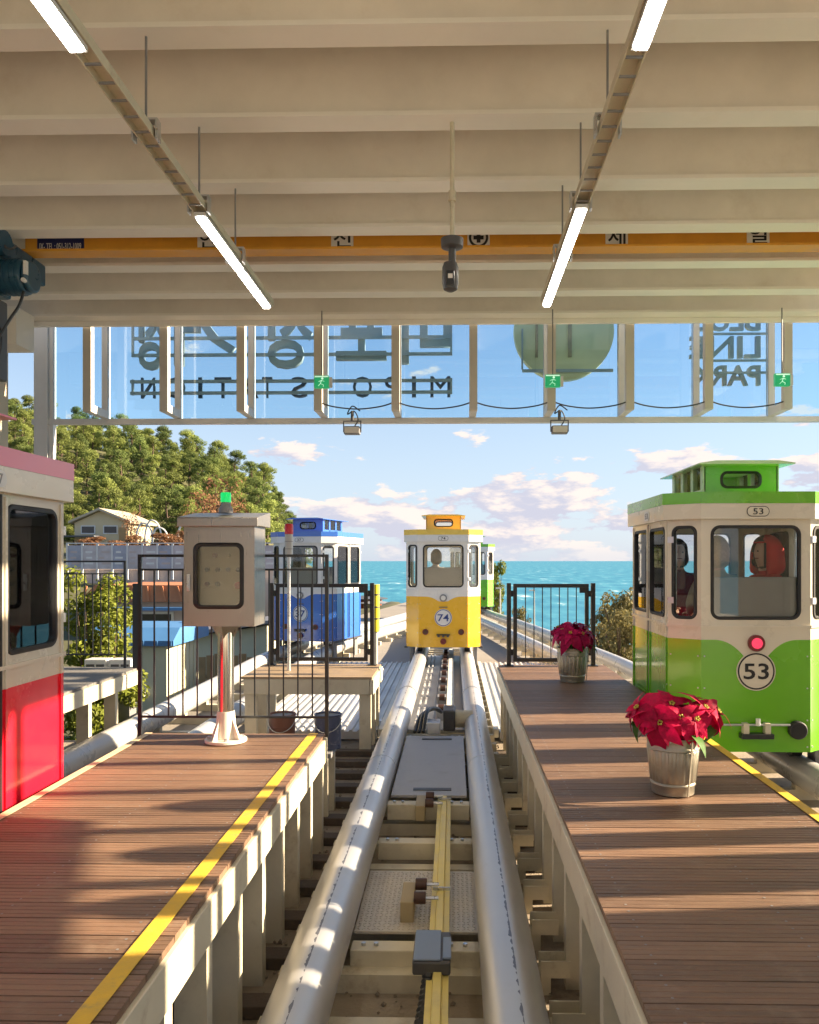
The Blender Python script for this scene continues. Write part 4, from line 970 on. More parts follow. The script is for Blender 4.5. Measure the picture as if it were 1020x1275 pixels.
# gantry crane girder with safety lettering
cr = thing('crane_girder', 'orange crane girder lettered with safety signs under the roof', 'crane', (0, 7.6, 4.33))
def cp_(mb, name, m, parent=cr, **k):
    mb.v = [(a, b-7.6, c-4.33) for a, b, c in mb.v]; return mb.build(name, m, parent, **k)
for hx in (-3.0, 0.2, 3.4): cp_(MB().box(hx-0.05, hx+0.05, 7.56, 7.66, 4.718, 5.019), 'hanger', 'crane_orange')
cp_(MB().box(-4.1, 5.5, 7.52, 7.70, 4.33, 4.352).box(-4.1, 5.5, 7.602, 7.618, 4.3525, 4.70).box(-4.1, 5.5, 7.52, 7.70, 4.7005, 4.717), 'girder', 'crane_orange')
for ch_, px in (('안', 258), ('전', 426), ('+', 596), ('제', 767), ('일', 941)):
    x = (px-565)*0.0076
    pl = cp_(MB().box(x-0.105, x+0.105, 7.594, 7.601, 4.358, 4.568), 'sign_plate', 'sign_white')
    if ch_ == '+':
        n = 28; rg = MB()
        rg.add([(x+r_*math.cos(2*PI*k/n), yy, 4.452+r_*math.sin(2*PI*k/n)) for r_, yy in ((0.092, 7.5935), (0.092, 7.591), (0.070, 7.591), (0.070, 7.5935)) for k in range(n)], [(q*n+k, q*n+(k+1) % n, (q+1)*n+(k+1) % n, (q+1)*n+k) for q in range(3) for k in range(n)])
        rg.box(x-0.048, x+0.048, 7.590, 7.5935, 4.434, 4.470).box(x-0.018, x+0.018, 7.590, 7.5935, 4.4705, 4.50).box(x-0.018, x+0.018, 7.590, 7.5935, 4.404, 4.4335)
        cp_(rg, 'cross_mark', 'ink', pl)
    else:
        fit_text(ch_, 0.165, 0.175, 'ink', pl, (x, -0.0085, 0.128), FRONT, depth=0.001, bold=0.012, name='lettering')
pl = cp_(MB().box(-3.98, -3.53, 7.594, 7.601, 4.358, 4.50), 'name_plate', 'sign_blue')
fit_text('IX- TEL : 051-312-1009', 0.40, 0.062, 'sign_white', pl, (-3.755, -0.0085, 0.072), FRONT, depth=0.001, bold=0.004)
# electric hoist
ho = thing('electric_hoist', 'dark blue electric hoist with a black cable at the upper left', 'hoist', (-3.95, 7.3, 3.94))
def hp(mb, name, m, **k):
    mb.v = [(a+3.95, b-7.3, c-3.94) for a, b, c in mb.v]; return mb.build(name, m, ho, **k)
hp(MB().cyl((-4.10, 7.15, 3.95), (-3.83, 7.15, 3.95), 0.155, 24), 'motor', 'hoist_blue', smooth=40, bevel=0.02)
hp(MB().cyl((-3.829, 7.15, 3.95), (-3.775, 7.15, 3.95), 0.14, 24), 'end_cap', 'hoist_blue', smooth=40, bevel=0.02)
hp(MB().box(-3.80, -3.774, 7.01, 7.05, 3.93, 4.05), 'rating_plate', 'sign_white')
hp(MB().cyl((-3.80, 7.04, 3.88), (-3.80, 7.005, 3.88), 0.02, 12), 'bolt_head', 'sign_white')
for k in range(5): hp(MB().cyl((-4.09+0.05*k, 7.15, 3.95), (-4.075+0.05*k, 7.15, 3.95), 0.163, 24), 'cooling_fin', 'hoist_blue', smooth=40)
hp(MB().box(-4.6, -4.11, 6.95, 7.4, 3.82, 4.16), 'gear_case', 'hoist_blue', bevel=0.03)
hp(MB().box(-4.35, -4.05, 7.25, 7.9, 4.12, 4.328), 'trolley', 'hoist_blue', bevel=0.02)
hp(MB().cyl((-4.07, 7.05, 4.22), (-3.97, 7.05, 4.22), 0.11, 18), 'trolley_wheel', 'hoist_blue', smooth=40)
hp(MB().tube([(-3.92+0.05*math.cos(a), 7.02, 4.19+0.035*math.sin(a)) for a in [PI+PI*k/8 for k in range(9)]], 0.010, 6), 'hook', 'dark_grey')
hp(MB().box(-4.36, -4.05, 6.98, 7.22, 3.02, 3.74), 'chain_box', 'dark_grey', bevel=0.02)
hp(MB().tube(smooth_path([(-4.0, 6.98, 4.3), (-4.06, 6.95, 4.15), (-3.98, 6.94, 3.98), (-4.04, 6.96, 3.80), (-4.0, 6.97, 3.75)]), 0.016, 8), 'cable', 'black_paint', smooth=50)
hp(MB().tube(smooth_path([(-3.83, 7.08, 3.80), (-3.86, 7.05, 3.66), (-3.93, 7.0, 3.5), (-4.10, 6.95, 3.15), (-4.28, 6.9, 2.7)]), 0.013, 8), 'cable', 'black_paint', smooth=50)
hp(MB().tube(smooth_path([(-4.05, 7.0, 3.55), (-3.99, 7.0, 3.40), (-4.02, 7.0, 3.20), (-4.2, 7.0, 3.12)]), 0.010, 6), 'cable', 'black_paint', smooth=50)

# CCTV camera on its pole
cc = thing('security_camera', 'grey security camera on a pole from the ceiling', 'camera', (-0.01, 5.5, 3.28))
def ccp(mb, name, m, **k):
    mb.v = [(a+0.01, b-5.5, c-3.28) for a, b, c in mb.v]; return mb.build(name, m, cc, **k)
X, Y = -0.01, 5.5
ccp(MB().cyl((X, Y, 3.60), (X, Y, CZ-0.001), 0.016, 12), 'pole', 'steel_cream', smooth=40)
ccp(MB().cyl((X, Y, 3.86), (X, Y, 3.93), 0.026, 12), 'pole_sleeve', 'steel_cream', smooth=40)
ccp(MB().lathe([(0.05, 3.535), (0.075, 3.545), (0.078, 3.60), (0.05, 3.612)], 24, (X, Y, 0)), 'mount', 'dark_grey', smooth=40)
ccp(MB().cyl((X, Y, 3.42), (X, Y, 3.54), 0.026, 14), 'neck', 'dark_grey', smooth=40)
ccp(MB().lathe([(0.02, 3.235), (0.048, 3.25), (0.056, 3.29), (0.056, 3.40), (0.045, 3.43), (0.02, 3.44)], 20, (X-0.012, Y-0.02, 0)), 'camera_body', 'dark_grey', smooth=40)
ccp(MB().box(X-0.04, X+0.015, Y-0.084, Y-0.07, 3.26, 3.36), 'lens_window', 'pane_dark', bevel=0.006)
ccp(MB().box(X-0.028, X+0.004, Y-0.089, Y-0.085, 3.305, 3.335), 'sensor', 'sign_white')

# exit signs on rods
def exit_sign(label, x, y=9.6, z=3.54):
    t = thing('exit_sign', label, 'sign', (x, y, z-0.075), group='green exit signs on rods')
    b = MB().box(-0.088, 0.088, -0.03, 0.03, 0, 0.15).build('case', 'exit_green', t, bevel=0.005)
    f = MB()                                         # running figure in a doorway
    f.bar((0.0, -0.0325, 0.085), (-0.012, -0.0325, 0.05), 0.022, 0.004).bar((-0.012, -0.0325, 0.05), (-0.04, -0.0325, 0.022), 0.012, 0.004).bar((-0.008, -0.0325, 0.05), (0.025, -0.0325, 0.035), 0.012, 0.004).bar((0.025, -0.0325, 0.035), (0.022, -0.0325, 0.012), 0.010, 0.004)
    f.bar((0.0, -0.0325, 0.088), (0.034, -0.0325, 0.078), 0.009, 0.004).bar((0.0, -0.0325, 0.088), (-0.034, -0.0325, 0.075), 0.009, 0.004)
    f.cyl((0.010, -0.0305, 0.112), (0.010, -0.0345, 0.112), 0.014, 10)
    f.build('pictogram', 'exit_white', t)
    MB().box(-0.082, 0.082, -0.0308, -0.0302, 0.128, 0.143).build('trim', 'exit_white', t)
    MB().cyl((0, 0, 0.1505), (0, 0, CZ-z+0.07), 0.008, 6).build('rod', 'mid_grey', t)
    MB().box(0.089, 0.125, -0.02, 0.02, 0.01, 0.13).build('power_pack', 'frame_white', t)
exit_sign('green exit sign hanging left of the middle', -1.58)
exit_sign('green exit sign hanging right of the middle', 1.18)
exit_sign('green exit sign hanging at far right above the green tram', 3.89)
# floodlights under the transom
def flood(label, x):
    t = thing('floodlight', label, 'light', (x, 10.12, 2.99), group='small floodlights under the transom')
    MB().box(-0.10, 0.10, -0.07, 0.05, 0.0, 0.10).build('lamp_body', 'mid_grey', t, bevel=0.012)
    MB().box(-0.09, 0.09, -0.075, -0.0705, 0.012, 0.088).build('lens', 'sign_white', t)
    b = MB(); b.box(-0.115, -0.103, -0.012, 0.012, 0.03, 0.165).box(0.103, 0.115, -0.012, 0.012, 0.03, 0.165).box(-0.115, 0.115, -0.012, 0.012, 0.1655, 0.177); b.build('bracket', 'dark_grey', t)
    MB().cyl((0, 0, 0.178), (0, 0.0, 0.30), 0.02, 8).build('stud', 'dark_grey', t)
    MB().tube(smooth_path([(0.02, 0.03, 0.10), (0.07, 0.03, 0.2), (0.02, 0.02, 0.30), (-0.06, 0, 0.26), (0.0, 0.0, 0.36), (0.10, 0, 0.30)]), 0.008, 6).build('cable', 'black_paint', t)
flood('small floodlight under the transom left of the middle', -1.28)
flood('small floodlight under the transom right of the middle', 1.33)

# ------------------------------------------------------------------ station name lettering seen from behind, outside the glass
YL = 11.15
def px2(px, py, d=YL): return (px-565)*d/1000, CAM_Z+(698-py)*d/1000
nm = thing('station_sign', 'station name sign in grey letters on rails seen from behind through the glass', 'sign', (-2.2, YL, 3.6))
def np_(mb, name, m, **k):
    mb.v = [(a+2.2, b-YL, c-3.6) for a, b, c in mb.v]; return mb.build(name, m, nm, **k)
for py, x0, x1 in ((420, 163, 562), (441, 163, 562), (474, 160, 562), (488.5, 160, 562)):
    xa, z = px2(x0, py); xb, _ = px2(x1, py); np_(MB().box(xa, xb, YL-0.035, YL-0.005, z-0.022, z+0.022), 'rail', 'letter_back')
for px in (163, 562):
    xa, z0 = px2(px, 491); np_(MB().box(xa-0.015, xa+0.015, YL-0.034, YL-0.006, z0, z0+0.22), 'rail_end', 'letter_back')
    xa, z0 = px2(px, 443); np_(MB().box(xa-0.015, xa+0.015, YL-0.034, YL-0.006, z0, z0+0.45), 'rail_end', 'letter_back')
for ch_, a, b, top, bot in (('장', 163, 204, 368, 458), ('거', 214, 291, 370, 453), ('정', 332, 388, 366, 457), ('포', 418, 481, 368, 447), ('미', 499, 562, 366, 452)):
    x0, zt = px2(a, top); x1, zb = px2(b, bot)
    fit_text(ch_, x1-x0, zt-zb, 'letter_back', nm, ((x0+x1)/2+2.2, 0.05, (zt+zb)/2-3.6), BACK, depth=0.045, bold=0.016)
for ch_, a, b in (('N', 172, 190), ('O', 203, 228), ('I', 244.5, 249.5), ('T', 265, 286), ('A', 297, 320), ('T', 325, 338), ('S', 361, 382), ('O', 439, 463), ('P', 479, 497), ('I', 513, 518), ('M', 536, 561)):
    x0, zt = px2(a, 468); x1, zb = px2(b, 494)
    fit_text(ch_, x1-x0, zt-zb, 'letter_dark', nm, ((x0+x1)/2+2.2, 0.03, (zt+zb)/2-3.6), BACK, depth=0.02, bold=0.0)
lg = thing('park_sign', 'round olive logo disc and park name letters seen from behind through the glass', 'sign', (2.0, YL, 3.4))
cx_, cz_ = px2(702, 412); rad = 62*YL/1000
np2 = MB(); n = 40
np2.cyl((cx_-2.0, 0.0, cz_-3.4), (cx_-2.0, 0.12, cz_-3.4), rad, 44); np2.build('logo_disc', 'logo_back', lg, smooth=40)
for px, w in ((668, 1.5), (709, 2.2), (690, 1.2)):
    xa, z0 = px2(px, 468); MB().box(xa-2.0-w*0.011, xa-2.0+w*0.011, -0.04, -0.002, z0-3.4+0.25, 1.3).build('rib', 'bracket_tan', lg)
xa, z0 = px2(650, 463); xb, _ = px2(762, 463)
MB().box(xa-2.0, xb-2.0, -0.05, -0.02, z0-3.4-0.02, z0-3.4+0.02).build('rail', 'letter_back', lg)
MB().box(xa-2.0-0.012, xa-2.0+0.012, -0.05, -0.02, z0-3.4+0.021, 1.2).build('rail_end', 'letter_back', lg)
for word, a, b, zt_, zb_ in (('BLUE', 864, 945, 388, 413), ('LINE', 858, 945, 420, 447), ('PARK', 860, 945, 456, 481)):
    x0, zt = px2(a, zt_); x1, zb = px2(b, zb_)
    fit_text(word, x1-x0, zt-zb, 'letter_back', lg, ((x0+x1)/2-2.0, 0.05, (zt+zb)/2-3.4), BACK, depth=0.03, bold=0.015)
for py in (418, 451, 466):
    xa, z0 = px2(883, py); xb, _ = px2(952, py); MB().box(xa-2.0, xb-2.0, -0.02, 0.005, z0-3.4-0.015, z0-3.4+0.015).build('rail', 'letter_back', lg)
xa, z0 = px2(952, 470); MB().box(xa-2.0-0.015, xa-2.0+0.015, -0.02, 0.005, z0-3.4, 1.3).build('rail_end', 'letter_back', lg)

# ------------------------------------------------------------------ control cabinet on its post
cab = thing('control_cabinet', 'brushed steel control cabinet on a post with a green beacon', 'cabinet', (-1.76, 6.17, 0.004))
def kb(mb, name, m, parent=cab, **k):
    mb.v = [(a+1.72, b-6.17, c-0.004) for a, b, c in mb.v]; return mb.build(name, m, parent, **k)
x0, x1, y0, y1, z0, z1 = -1.99, -1.455, 6.0, 6.34, 0.905, 1.66
kb(MB().box(x0, x0+0.02, y0+0.021, y1, z0, z1).box(x1-0.02, x1, y0+0.021, y1, z0, z1).box(x0+0.0205, x1-0.0205, y1-0.02, y1, z0, z1).box(x0+0.0205, x1-0.0205, y0+0.021, y1-0.0205, z0, z0+0.02).box(x0+0.0205, x1-0.0205, y0+0.021, y1-0.0205, z1-0.02, z1), 'case', 'stainless')
door = MB(); lp = rrect(-1.905, -1.55, 1.05, 1.52, 0.045); k_ = len(lp)//4; cs = [(x1, z1), (x0, z1), (x0, z0), (x1, z0)]
for yy in (y0, y0+0.02):
    vs = [(u, yy, z) for u, z in cs] + [(u, yy, z) for u, z in lp]; fs = []
    for c in range(4):
        for j in range(k_-1): fs.append((c, 4+c*k_+j, 4+c*k_+j+1))
        fs.append((c, 4+c*k_+k_-1, 4+((c+1) % 4)*k_, (c+1) % 4))
    door.add(vs, fs)
for (ua, za), (ub, zb) in zip(cs, cs[1:]+cs[:1]): door.add([(ua, y0, za), (ub, y0, zb), (ub, y0+0.02, zb), (ua, y0+0.02, za)], [(0,1,2,3)])
dr = kb(door, 'door', 'stainless')
li = rrect(-1.890, -1.565, 1.065, 1.505, 0.035); lo = rrect(-1.920, -1.535, 1.035, 1.535, 0.055); n = len(lp)
gm = MB(); gm.add([(u, y0-0.001, z) for u, z in lo] + [(u, y0-0.012, z) for u, z in lp] + [(u, y0-0.010, z) for u, z in li] + [(u, y0+0.02, z) for u, z in li], [(q*n+j, q*n+(j+1) % n, (q+1)*n+(j+1) % n, (q+1)*n+j) for q in range(3) for j in range(n)])
kb(gm, 'window_seal', 'rubber', dr, smooth=40)
gm = MB(); gm.add([(u, y0+0.004, z) for u, z in li] + [(u, y0+0.008, z) for u, z in li], [tuple(range(n)), tuple(reversed(range(n, 2*n)))]); kb(gm, 'pane', 'cabinet_glass', dr)
kb(MB().box(-1.965, -1.940, y0-0.016, y0-0.001, 1.17, 1.30), 'latch', 'galvanised', dr, bevel=0.005)
kb(MB().box(-1.960, -1.945, y0-0.030, y0-0.0165, 1.19, 1.25), 'latch_handle', 'galvanised', dr, bevel=0.003)
inner = kb(MB().box(-1.96, -1.49, y0+0.14, y0+0.15, 0.94, 1.63), 'inner_panel', 'panel_cream')
for i, (u, z, m_) in enumerate(((-1.79, 1.44, 'lamp_ring'), (-1.69, 1.44, 'panel_cream'), (-1.85, 1.33, 'dark_grey'), (-1.77, 1.33, 'dark_grey'), (-1.69, 1.33, 'mid_grey'), (-1.61, 1.33, 'black_paint'), (-1.85, 1.22, 'lamp_ring'), (-1.77, 1.22, 'dark_grey'), (-1.61, 1.21, 'beacon_red'))):
    kb(MB().cyl((u, y0+0.139, z), (u, y0+0.105, z), 0.017 if i < 8 else 0.028, 12), 'button', m_, inner, smooth=40)
hoodp = [(y0-0.05, 1.655), (y0-0.05, 1.715), (y0-0.04, 1.725), (y1+0.03, 1.78), (y1+0.03, 1.6605), (y0, 1.6605), (y0-0.03, 1.655)]
kb(MB().prism(hoodp, 'x', x0-0.035, x1+0.035), 'cabinet_roof', 'stainless', bevel=0.004)
kb(MB().cyl((-1.72, 6.17, 0.03), (-1.72, 6.17, 0.8995), 0.062, 24), 'post', 'polished', smooth=40)
kb(MB().lathe([(0.062, 0.80), (0.11, 0.895), (0.11, 0.9045)], 4, (-1.72, 6.17, 0)), 'post_head', 'stainless')
kb(MB().cyl((-1.72, 6.17, 0.004), (-1.72, 6.17, 0.028), 0.16, 32), 'base_flange', 'steel_white', smooth=40, bevel=0.004)
kb(MB().lathe([(0.064, 0.22), (0.066, 0.24), (0.085, 0.0285), (0.064, 0.0285)][::-1][:3], 24, (-1.72, 6.17, 0)), 'post_foot', 'steel_white', smooth=40)
for k in range(4):
    a = PI/4 + k*PI/2 + 0.3; M_ = Matrix.Translation((-1.72, 6.17, 0)) @ Matrix.Rotation(a, 4, 'Z'); gm = MB()
    vs = [M_ @ Vector(p) for p in ((0.066, -0.005, 0.029), (0.145, -0.005, 0.029), (0.066, -0.005, 0.20), (0.066, 0.005, 0.029), (0.145, 0.005, 0.029), (0.066, 0.005, 0.20))]
    gm.add(vs, [(0,1,2),(5,4,3),(0,3,4,1),(1,4,5,2),(2,5,3,0)]); kb(gm, 'gusset', 'steel_white')
    b_ = M_ @ Vector((0.125*math.cos(0.75), 0.125*math.sin(0.75), 0)); kb(MB().cyl((b_.x, b_.y, 0.0285), (b_.x, b_.y, 0.05), 0.013, 6), 'bolt', 'galvanised')
bc = kb(MB().lathe([(0.055, 1.765), (0.055, 1.80), (0.038, 1.825), (0.034, 1.85)], 20, (-1.72, 6.17, 0)), 'beacon_base', 'mid_grey', smooth=40)
kb(MB().lathe([(0.040, 1.851), (0.040, 1.915), (0.036, 1.925), (0.01, 1.928)], 20, (-1.72, 6.17, 0)), 'beacon_lens', 'beacon_green', bc, smooth=40)

# ------------------------------------------------------------------ railings, gates
def railing(label, xa, xb, y, zb, z0, z1, z2, nb, low=None):
    t = thing('railing', label, 'railing', ((xa+xb)/2, y, zb), group='thin black bar railings'); ox = (xa+xb)/2
    w = 0.011
    for x in (xa, xb): MB().box(x-ox-0.014, x-ox+0.014, -0.014, 0.014, 0, z2-zb).build('post', 'black_paint', t)
    MB().box(xa-ox+0.0145, xb-ox-0.0145, -w, w, z2-zb-0.022, z2-zb).build('top_rail', 'black_paint', t)
    MB().box(xa-ox+0.0145, xb-ox-0.0145, -w*0.8, w*0.8, z1-zb-0.016, z1-zb).build('middle_rail', 'black_paint', t)
    MB().box(xa-ox+0.0145, xb-ox-0.0145, -w*0.8, w*0.8, z0-zb, z0-zb+0.018).build('bottom_rail', 'black_paint', t)
    bm_ = MB().box(-0.0055, 0.0055, -0.0055, 0.0055, z0-zb+0.0185, z1-zb-0.0165).mesh('bar')
    for i in range(1, nb): link('bar', bm_, 'black_paint', t, loc=(xa-ox+(xb-xa)*i/nb, 0, 0))
    return t
railing('thin black railing behind the control cabinet on the left platform', -2.535, -1.02, 6.44, -0.02, 0.13, 1.335, 1.45, 13)
railing('thin black railing on the grey deck beyond the red tram', -5.9, -4.30, 10.42, 0.0, 0.16, 1.235, 1.40, 15)
tag(MB().box(-4.18, -4.10, 10.36, 10.44, -0.02, 1.10).build('railing_post', 'black_paint', bevel=0.006), 'lone thick black post at the corner of the grey deck', 'post')
def gate(label, xa, xb, y, h):
    t = thing('black_gate', label, 'gate', ((xa+xb)/2, y, 0.001), group='black gates closing the platform ends'); ox = (xa+xb)/2
    for x, s_ in ((xa, 1), (xb, -1)):
        MB().box(x-ox-0.028, x-ox+0.028, -0.03, 0.03, 0.012, h).build('post', 'black_paint', t, bevel=0.004)
        MB().box(x-ox-0.06, x-ox+0.06, -0.055, 0.055, 0.0, 0.0115).build('base_plate', 'black_paint', t)
        for z in (0.18, h-0.14): MB().cyl((x-ox+s_*0.043, -0.01, z-0.04), (x-ox+s_*0.043, -0.01, z+0.04), 0.014, 8).build('hinge', 'black_paint', t)
    a, b = xa-ox+0.058, xb-ox-0.058
    fr = MB().box(a, a+0.05, -0.02, 0.02, 0.055, h-0.01).box(b-0.05, b, -0.02, 0.02, 0.055, h-0.01).box(a+0.0505, b-0.0505, -0.02, 0.02, 0.055, 0.105).box(a+0.0505, b-0.0505, -0.02, 0.02, h-0.06, h-0.01)
    fr.build('frame', 'black_paint', t, bevel=0.003)
    bm_ = MB().box(-0.006, 0.006, -0.006, 0.006, 0.1055, h-0.0605).mesh('bar')
    for i in range(1, 8): link('bar', bm_, 'black_paint', t, loc=(a+0.05+(b-a-0.1)*i/8, 0, 0))
    MB().box(b-0.12, b-0.0505, -0.018, 0.018, h-0.13, h-0.0605).build('corner_bracket', 'black_paint', t)
gate('black gate at the end of the short left platform', -2.44, -1.09, 10.72, 1.10)
gate('black gate at the far end of the right platform', 0.735, 1.85, 10.70, 1.10)
# signal tower and yellow sleeve
st = thing('signal_post', 'white signal post with a red cap by the blue tram', 'signal', (-2.10, 10.2, 0))
MB().cyl((0, 0, 0.001), (0, 0, 1.45), 0.022, 12).build('post', 'galvanised', st, smooth=40)
MB().cyl((0, 0, 1.451), (0, 0, 1.735), 0.052, 20).build('lamp_stack', 'pipe_white', st, smooth=40)
for z in (1.545, 1.64): MB().cyl((0, 0, z), (0, 0, z+0.008), 0.054, 20).build('ring', 'mid_grey', st, smooth=40)
MB().lathe([(0.055, 1.736), (0.055, 1.85), (0.045, 1.868), (0.01, 1.872)], 20).build('cap', 'beacon_red', st, smooth=40)
ys = thing('sleeved_post', 'post in a striped yellow sleeve beside the left gate', 'post', (-1.075, 11.05, -0.83))
MB().cyl((0, 0, 0.031), (0, 0, 1.25), 0.03, 14).build('post', 'pipe_white', ys, smooth=40)
MB().cyl((0, 0, 1.2505), (0, 0, 1.90), 0.055, 18).build('sleeve', 'sleeve_yellow', ys, smooth=40)
for z in (1.42, 1.58, 1.75): MB().cyl((0, 0, z), (0, 0, z+0.02), 0.057, 18).build('band', 'dark_grey', ys, smooth=40)
MB().cyl((0, 0, 0.0), (0, 0, 0.03), 0.09, 18).build('base', 'galvanised', ys, smooth=40)

# ------------------------------------------------------------------ paint cans on a steel ledge
lt = thing('steel_ledge', 'low steel ledge in the gap behind the left platform', 'ledge', (-1.7, 7.35, FLOOR))
MB().box(-0.75, 0.62, -0.28, 0.28, 0.60, 0.645).build('top', 'mid_grey', lt, bevel=0.005)
for sx in (-0.68, 0.55):
    for sy in (-0.2, 0.2): MB().box(sx-0.03, sx+0.03, sy-0.03, sy+0.03, 0, 0.5995).build('leg', 'steel_cream', lt)
def can(label, x, m, h):
    t = thing('paint_can', label, 'can', (x, 7.3, FLOOR+0.646), group='used paint cans')
    MB().lathe([(0.118, 0.0), (0.118, h-0.02), (0.126, h-0.012), (0.126, h), (0.112, h), (0.108, h-0.02), (0.01, h-0.022)], 28).build('can_body', m, t, smooth=35)
    for z in (0.04, h*0.62): MB().lathe([(0.119, z), (0.121, z+0.005), (0.119, z+0.01)], 28).build('rib', m, t, smooth=35)
    MB().tube([(0.122*math.cos(a), -0.122*abs(math.sin(a))*1.05-0.004, h-0.05-0.10*math.sin(a)) for a in [PI*k/12 for k in range(13)]], 0.004, 6).build('handle', 'galvanised', t)
    MB().cyl((0, 0, h-0.0215), (0, 0, h-0.015), 0.104, 24).build('lid', 'mid_grey', t)
can('brown paint can on the ledge beneath the railing', -1.565, 'can_brown', 0.31)
can('blue and white paint can on the ledge near the track', -1.145, 'can_blue', 0.31)

# ------------------------------------------------------------------ potted poinsettias
def leaf_mesh(w, l, fold, droop, name='bract'):
    mb = MB(); prof = [(0.0, 0.10), (0.18, 0.62), (0.42, 1.0), (0.68, 0.72), (0.86, 0.34), (1.0, 0.0)]
    for t_, ww in prof:
        z = -droop*t_*t_*l + 0.10*l*math.sin(t_*PI); e = ww*w/2
        mb.v += [(-e, t_*l, z+fold*e), (0, t_*l, z), (e, t_*l, z+fold*e)]
    for i in range(len(prof)-1):
        for k in (0, 1): mb.f.append((i*3+k, i*3+k+1, (i+1)*3+k+1, (i+1)*3+k))
    me = mb.mesh(name); me.polygons.foreach_set('use_smooth', [True]*len(me.polygons)); return me
def poinsettia(label, x, y, rz, bract, heads, seed, sc0=1.0):
    rnd = random.Random(seed)
    t = thing('potted_poinsettia', label, 'potted plant', (x, y, 0.003), rz, 'potted poinsettias on the right platform')
    H = 0.345
    ribs = lambda th, z: 1 + (0.05*abs(math.cos(th*11)) if 0.075 < z < 0.265 else 0)
    prof = [(0.118, 0.0), (0.125, 0.005), (0.127, 0.055), (0.133, 0.060), (0.133, 0.068), (0.128, 0.074), (0.129, 0.08), (0.147, 0.262), (0.148, 0.268), (0.155, 0.273), (0.155, 0.281), (0.150, 0.287), (0.157, 0.337), (0.163, 0.34), (0.163, H), (0.153, H), (0.150, H-0.03), (0.02, H-0.035)]
    MB().lathe(prof, 132, mod=ribs).build('pot', 'pot_metal', t, smooth=50)
    MB().bar((0.055, -0.126, 0.006), (0.072, -0.150, 0.335), 0.010, 0.006).build('seam', 'pot_metal', t)
    MB().tube([(0.03*math.cos(a)-0.03, -0.166, H-0.015+0.028*math.sin(a)) for a in [PI*k/8 for k in range(9)]], 0.005, 6).build('ear', 'galvanised', t)
    MB().lathe([(0.149, H-0.032), (0.149, H-0.026), (0.07, H-0.012), (0.01, H-0.010)], 24).build('soil', 'soil', t)
    big = [leaf_mesh(0.085+0.012*k, 0.165+0.015*k, 0.28-0.1*k, 0.28+0.12*k) for k in range(4)]
    grn = leaf_mesh(0.07, 0.15, 0.25, 0.35, 'leaf')
    bud = MB().lathe([(0.001, 0), (0.007, 0.004), (0.007, 0.010), (0.001, 0.014)], 6).mesh('bud')
    for (hx, hy, hz, tilt, tdir) in heads:
        head = Vector((hx, hy, hz))
        MB().tube(smooth_path([(hx*0.25, hy*0.25, H-0.02), (hx*0.6, hy*0.6, (H+hz)/2+0.02), (hx, hy, hz)], 5), 0.006, 6).build('stem', 'stem_green', t, smooth=50)
        ax = Matrix.Rotation(tdir, 4, 'Z') @ Matrix.Rotation(-tilt, 4, 'X') @ Matrix.Rotation(-tdir, 4, 'Z')
        nb = 10; a0 = rnd.random()*6
        for k in range(nb):
            inner_ = k >= 6
            a = a0 + (2*PI*k/6 if not inner_ else 2*PI*(k-6)/4+0.5) + rnd.uniform(-0.25, 0.25)
            pitch = rnd.uniform(-0.7, 0.12) if not inner_ else rnd.uniform(0.1, 0.55)
            M_ = Matrix.Translation(head) @ ax @ Matrix.Rotation(a, 4, 'Z') @ Matrix.Rotation(pitch, 4, 'X') @ Matrix.Rotation(rnd.uniform(-0.5, 0.5), 4, 'Y') @ Matrix.Scale(rnd.uniform(0.75, 1.15) if not inner_ else rnd.uniform(0.5, 0.75), 4)
            o = link('bract', big[rnd.randrange(4)], bract, t); o.matrix_local = M_
        for k in range(5):
            a = 2*PI*k/5; o = link('bud', bud, 'bud_yellow', t); o.matrix_local = Matrix.Translation(head) @ ax @ Matrix.Translation((0.012*math.cos(a), 0.012*math.sin(a), 0.012))
        for k in range(3):
            a = rnd.random()*6; M_ = Matrix.Translation(head - Vector((hx*0.1, hy*0.1, 0.05))) @ ax @ Matrix.Rotation(a, 4, 'Z') @ Matrix.Rotation(rnd.uniform(-0.6, -0.1), 4, 'X')
            o = link('leaf', grn, 'leaf_green', t); o.matrix_local = M_
    for a, p_ in ((2.75, -0.2), (-0.9, -0.5), (1.2, -0.4)):
        o = link('leaf', grn, 'leaf_green', t); o.matrix_local = Matrix.Translation((0.10*math.cos(a), 0.10*math.sin(a)-0.06, H+0.03)) @ Matrix.Rotation(a-PI/2, 4, 'Z') @ Matrix.Rotation(p_, 4, 'X')
    t.scale = (sc0,)*3
    return t
poinsettia('crimson poinsettia in a ribbed metal pot, nearest on the right platform', 1.325, 4.88, 0, 'bract_red',
    [(-0.02, -0.04, 0.53, 0.6, PI), (-0.15, -0.06, 0.50, 0.7, 2.3), (0.01, -0.13, 0.47, 1.0, PI), (0.17, -0.06, 0.515, 0.75, -2.5), (0.25, -0.04, 0.49, 0.95, -2.2), (-0.21, 0.0, 0.50, 0.75, 1.9), (0.04, 0.12, 0.51, 0.3, 0.2), (-0.11, -0.13, 0.44, 1.15, 2.7), (0.10, -0.12, 0.46, 1.0, -2.8), (-0.10, 0.10, 0.51, 0.3, 0.8)], 3)
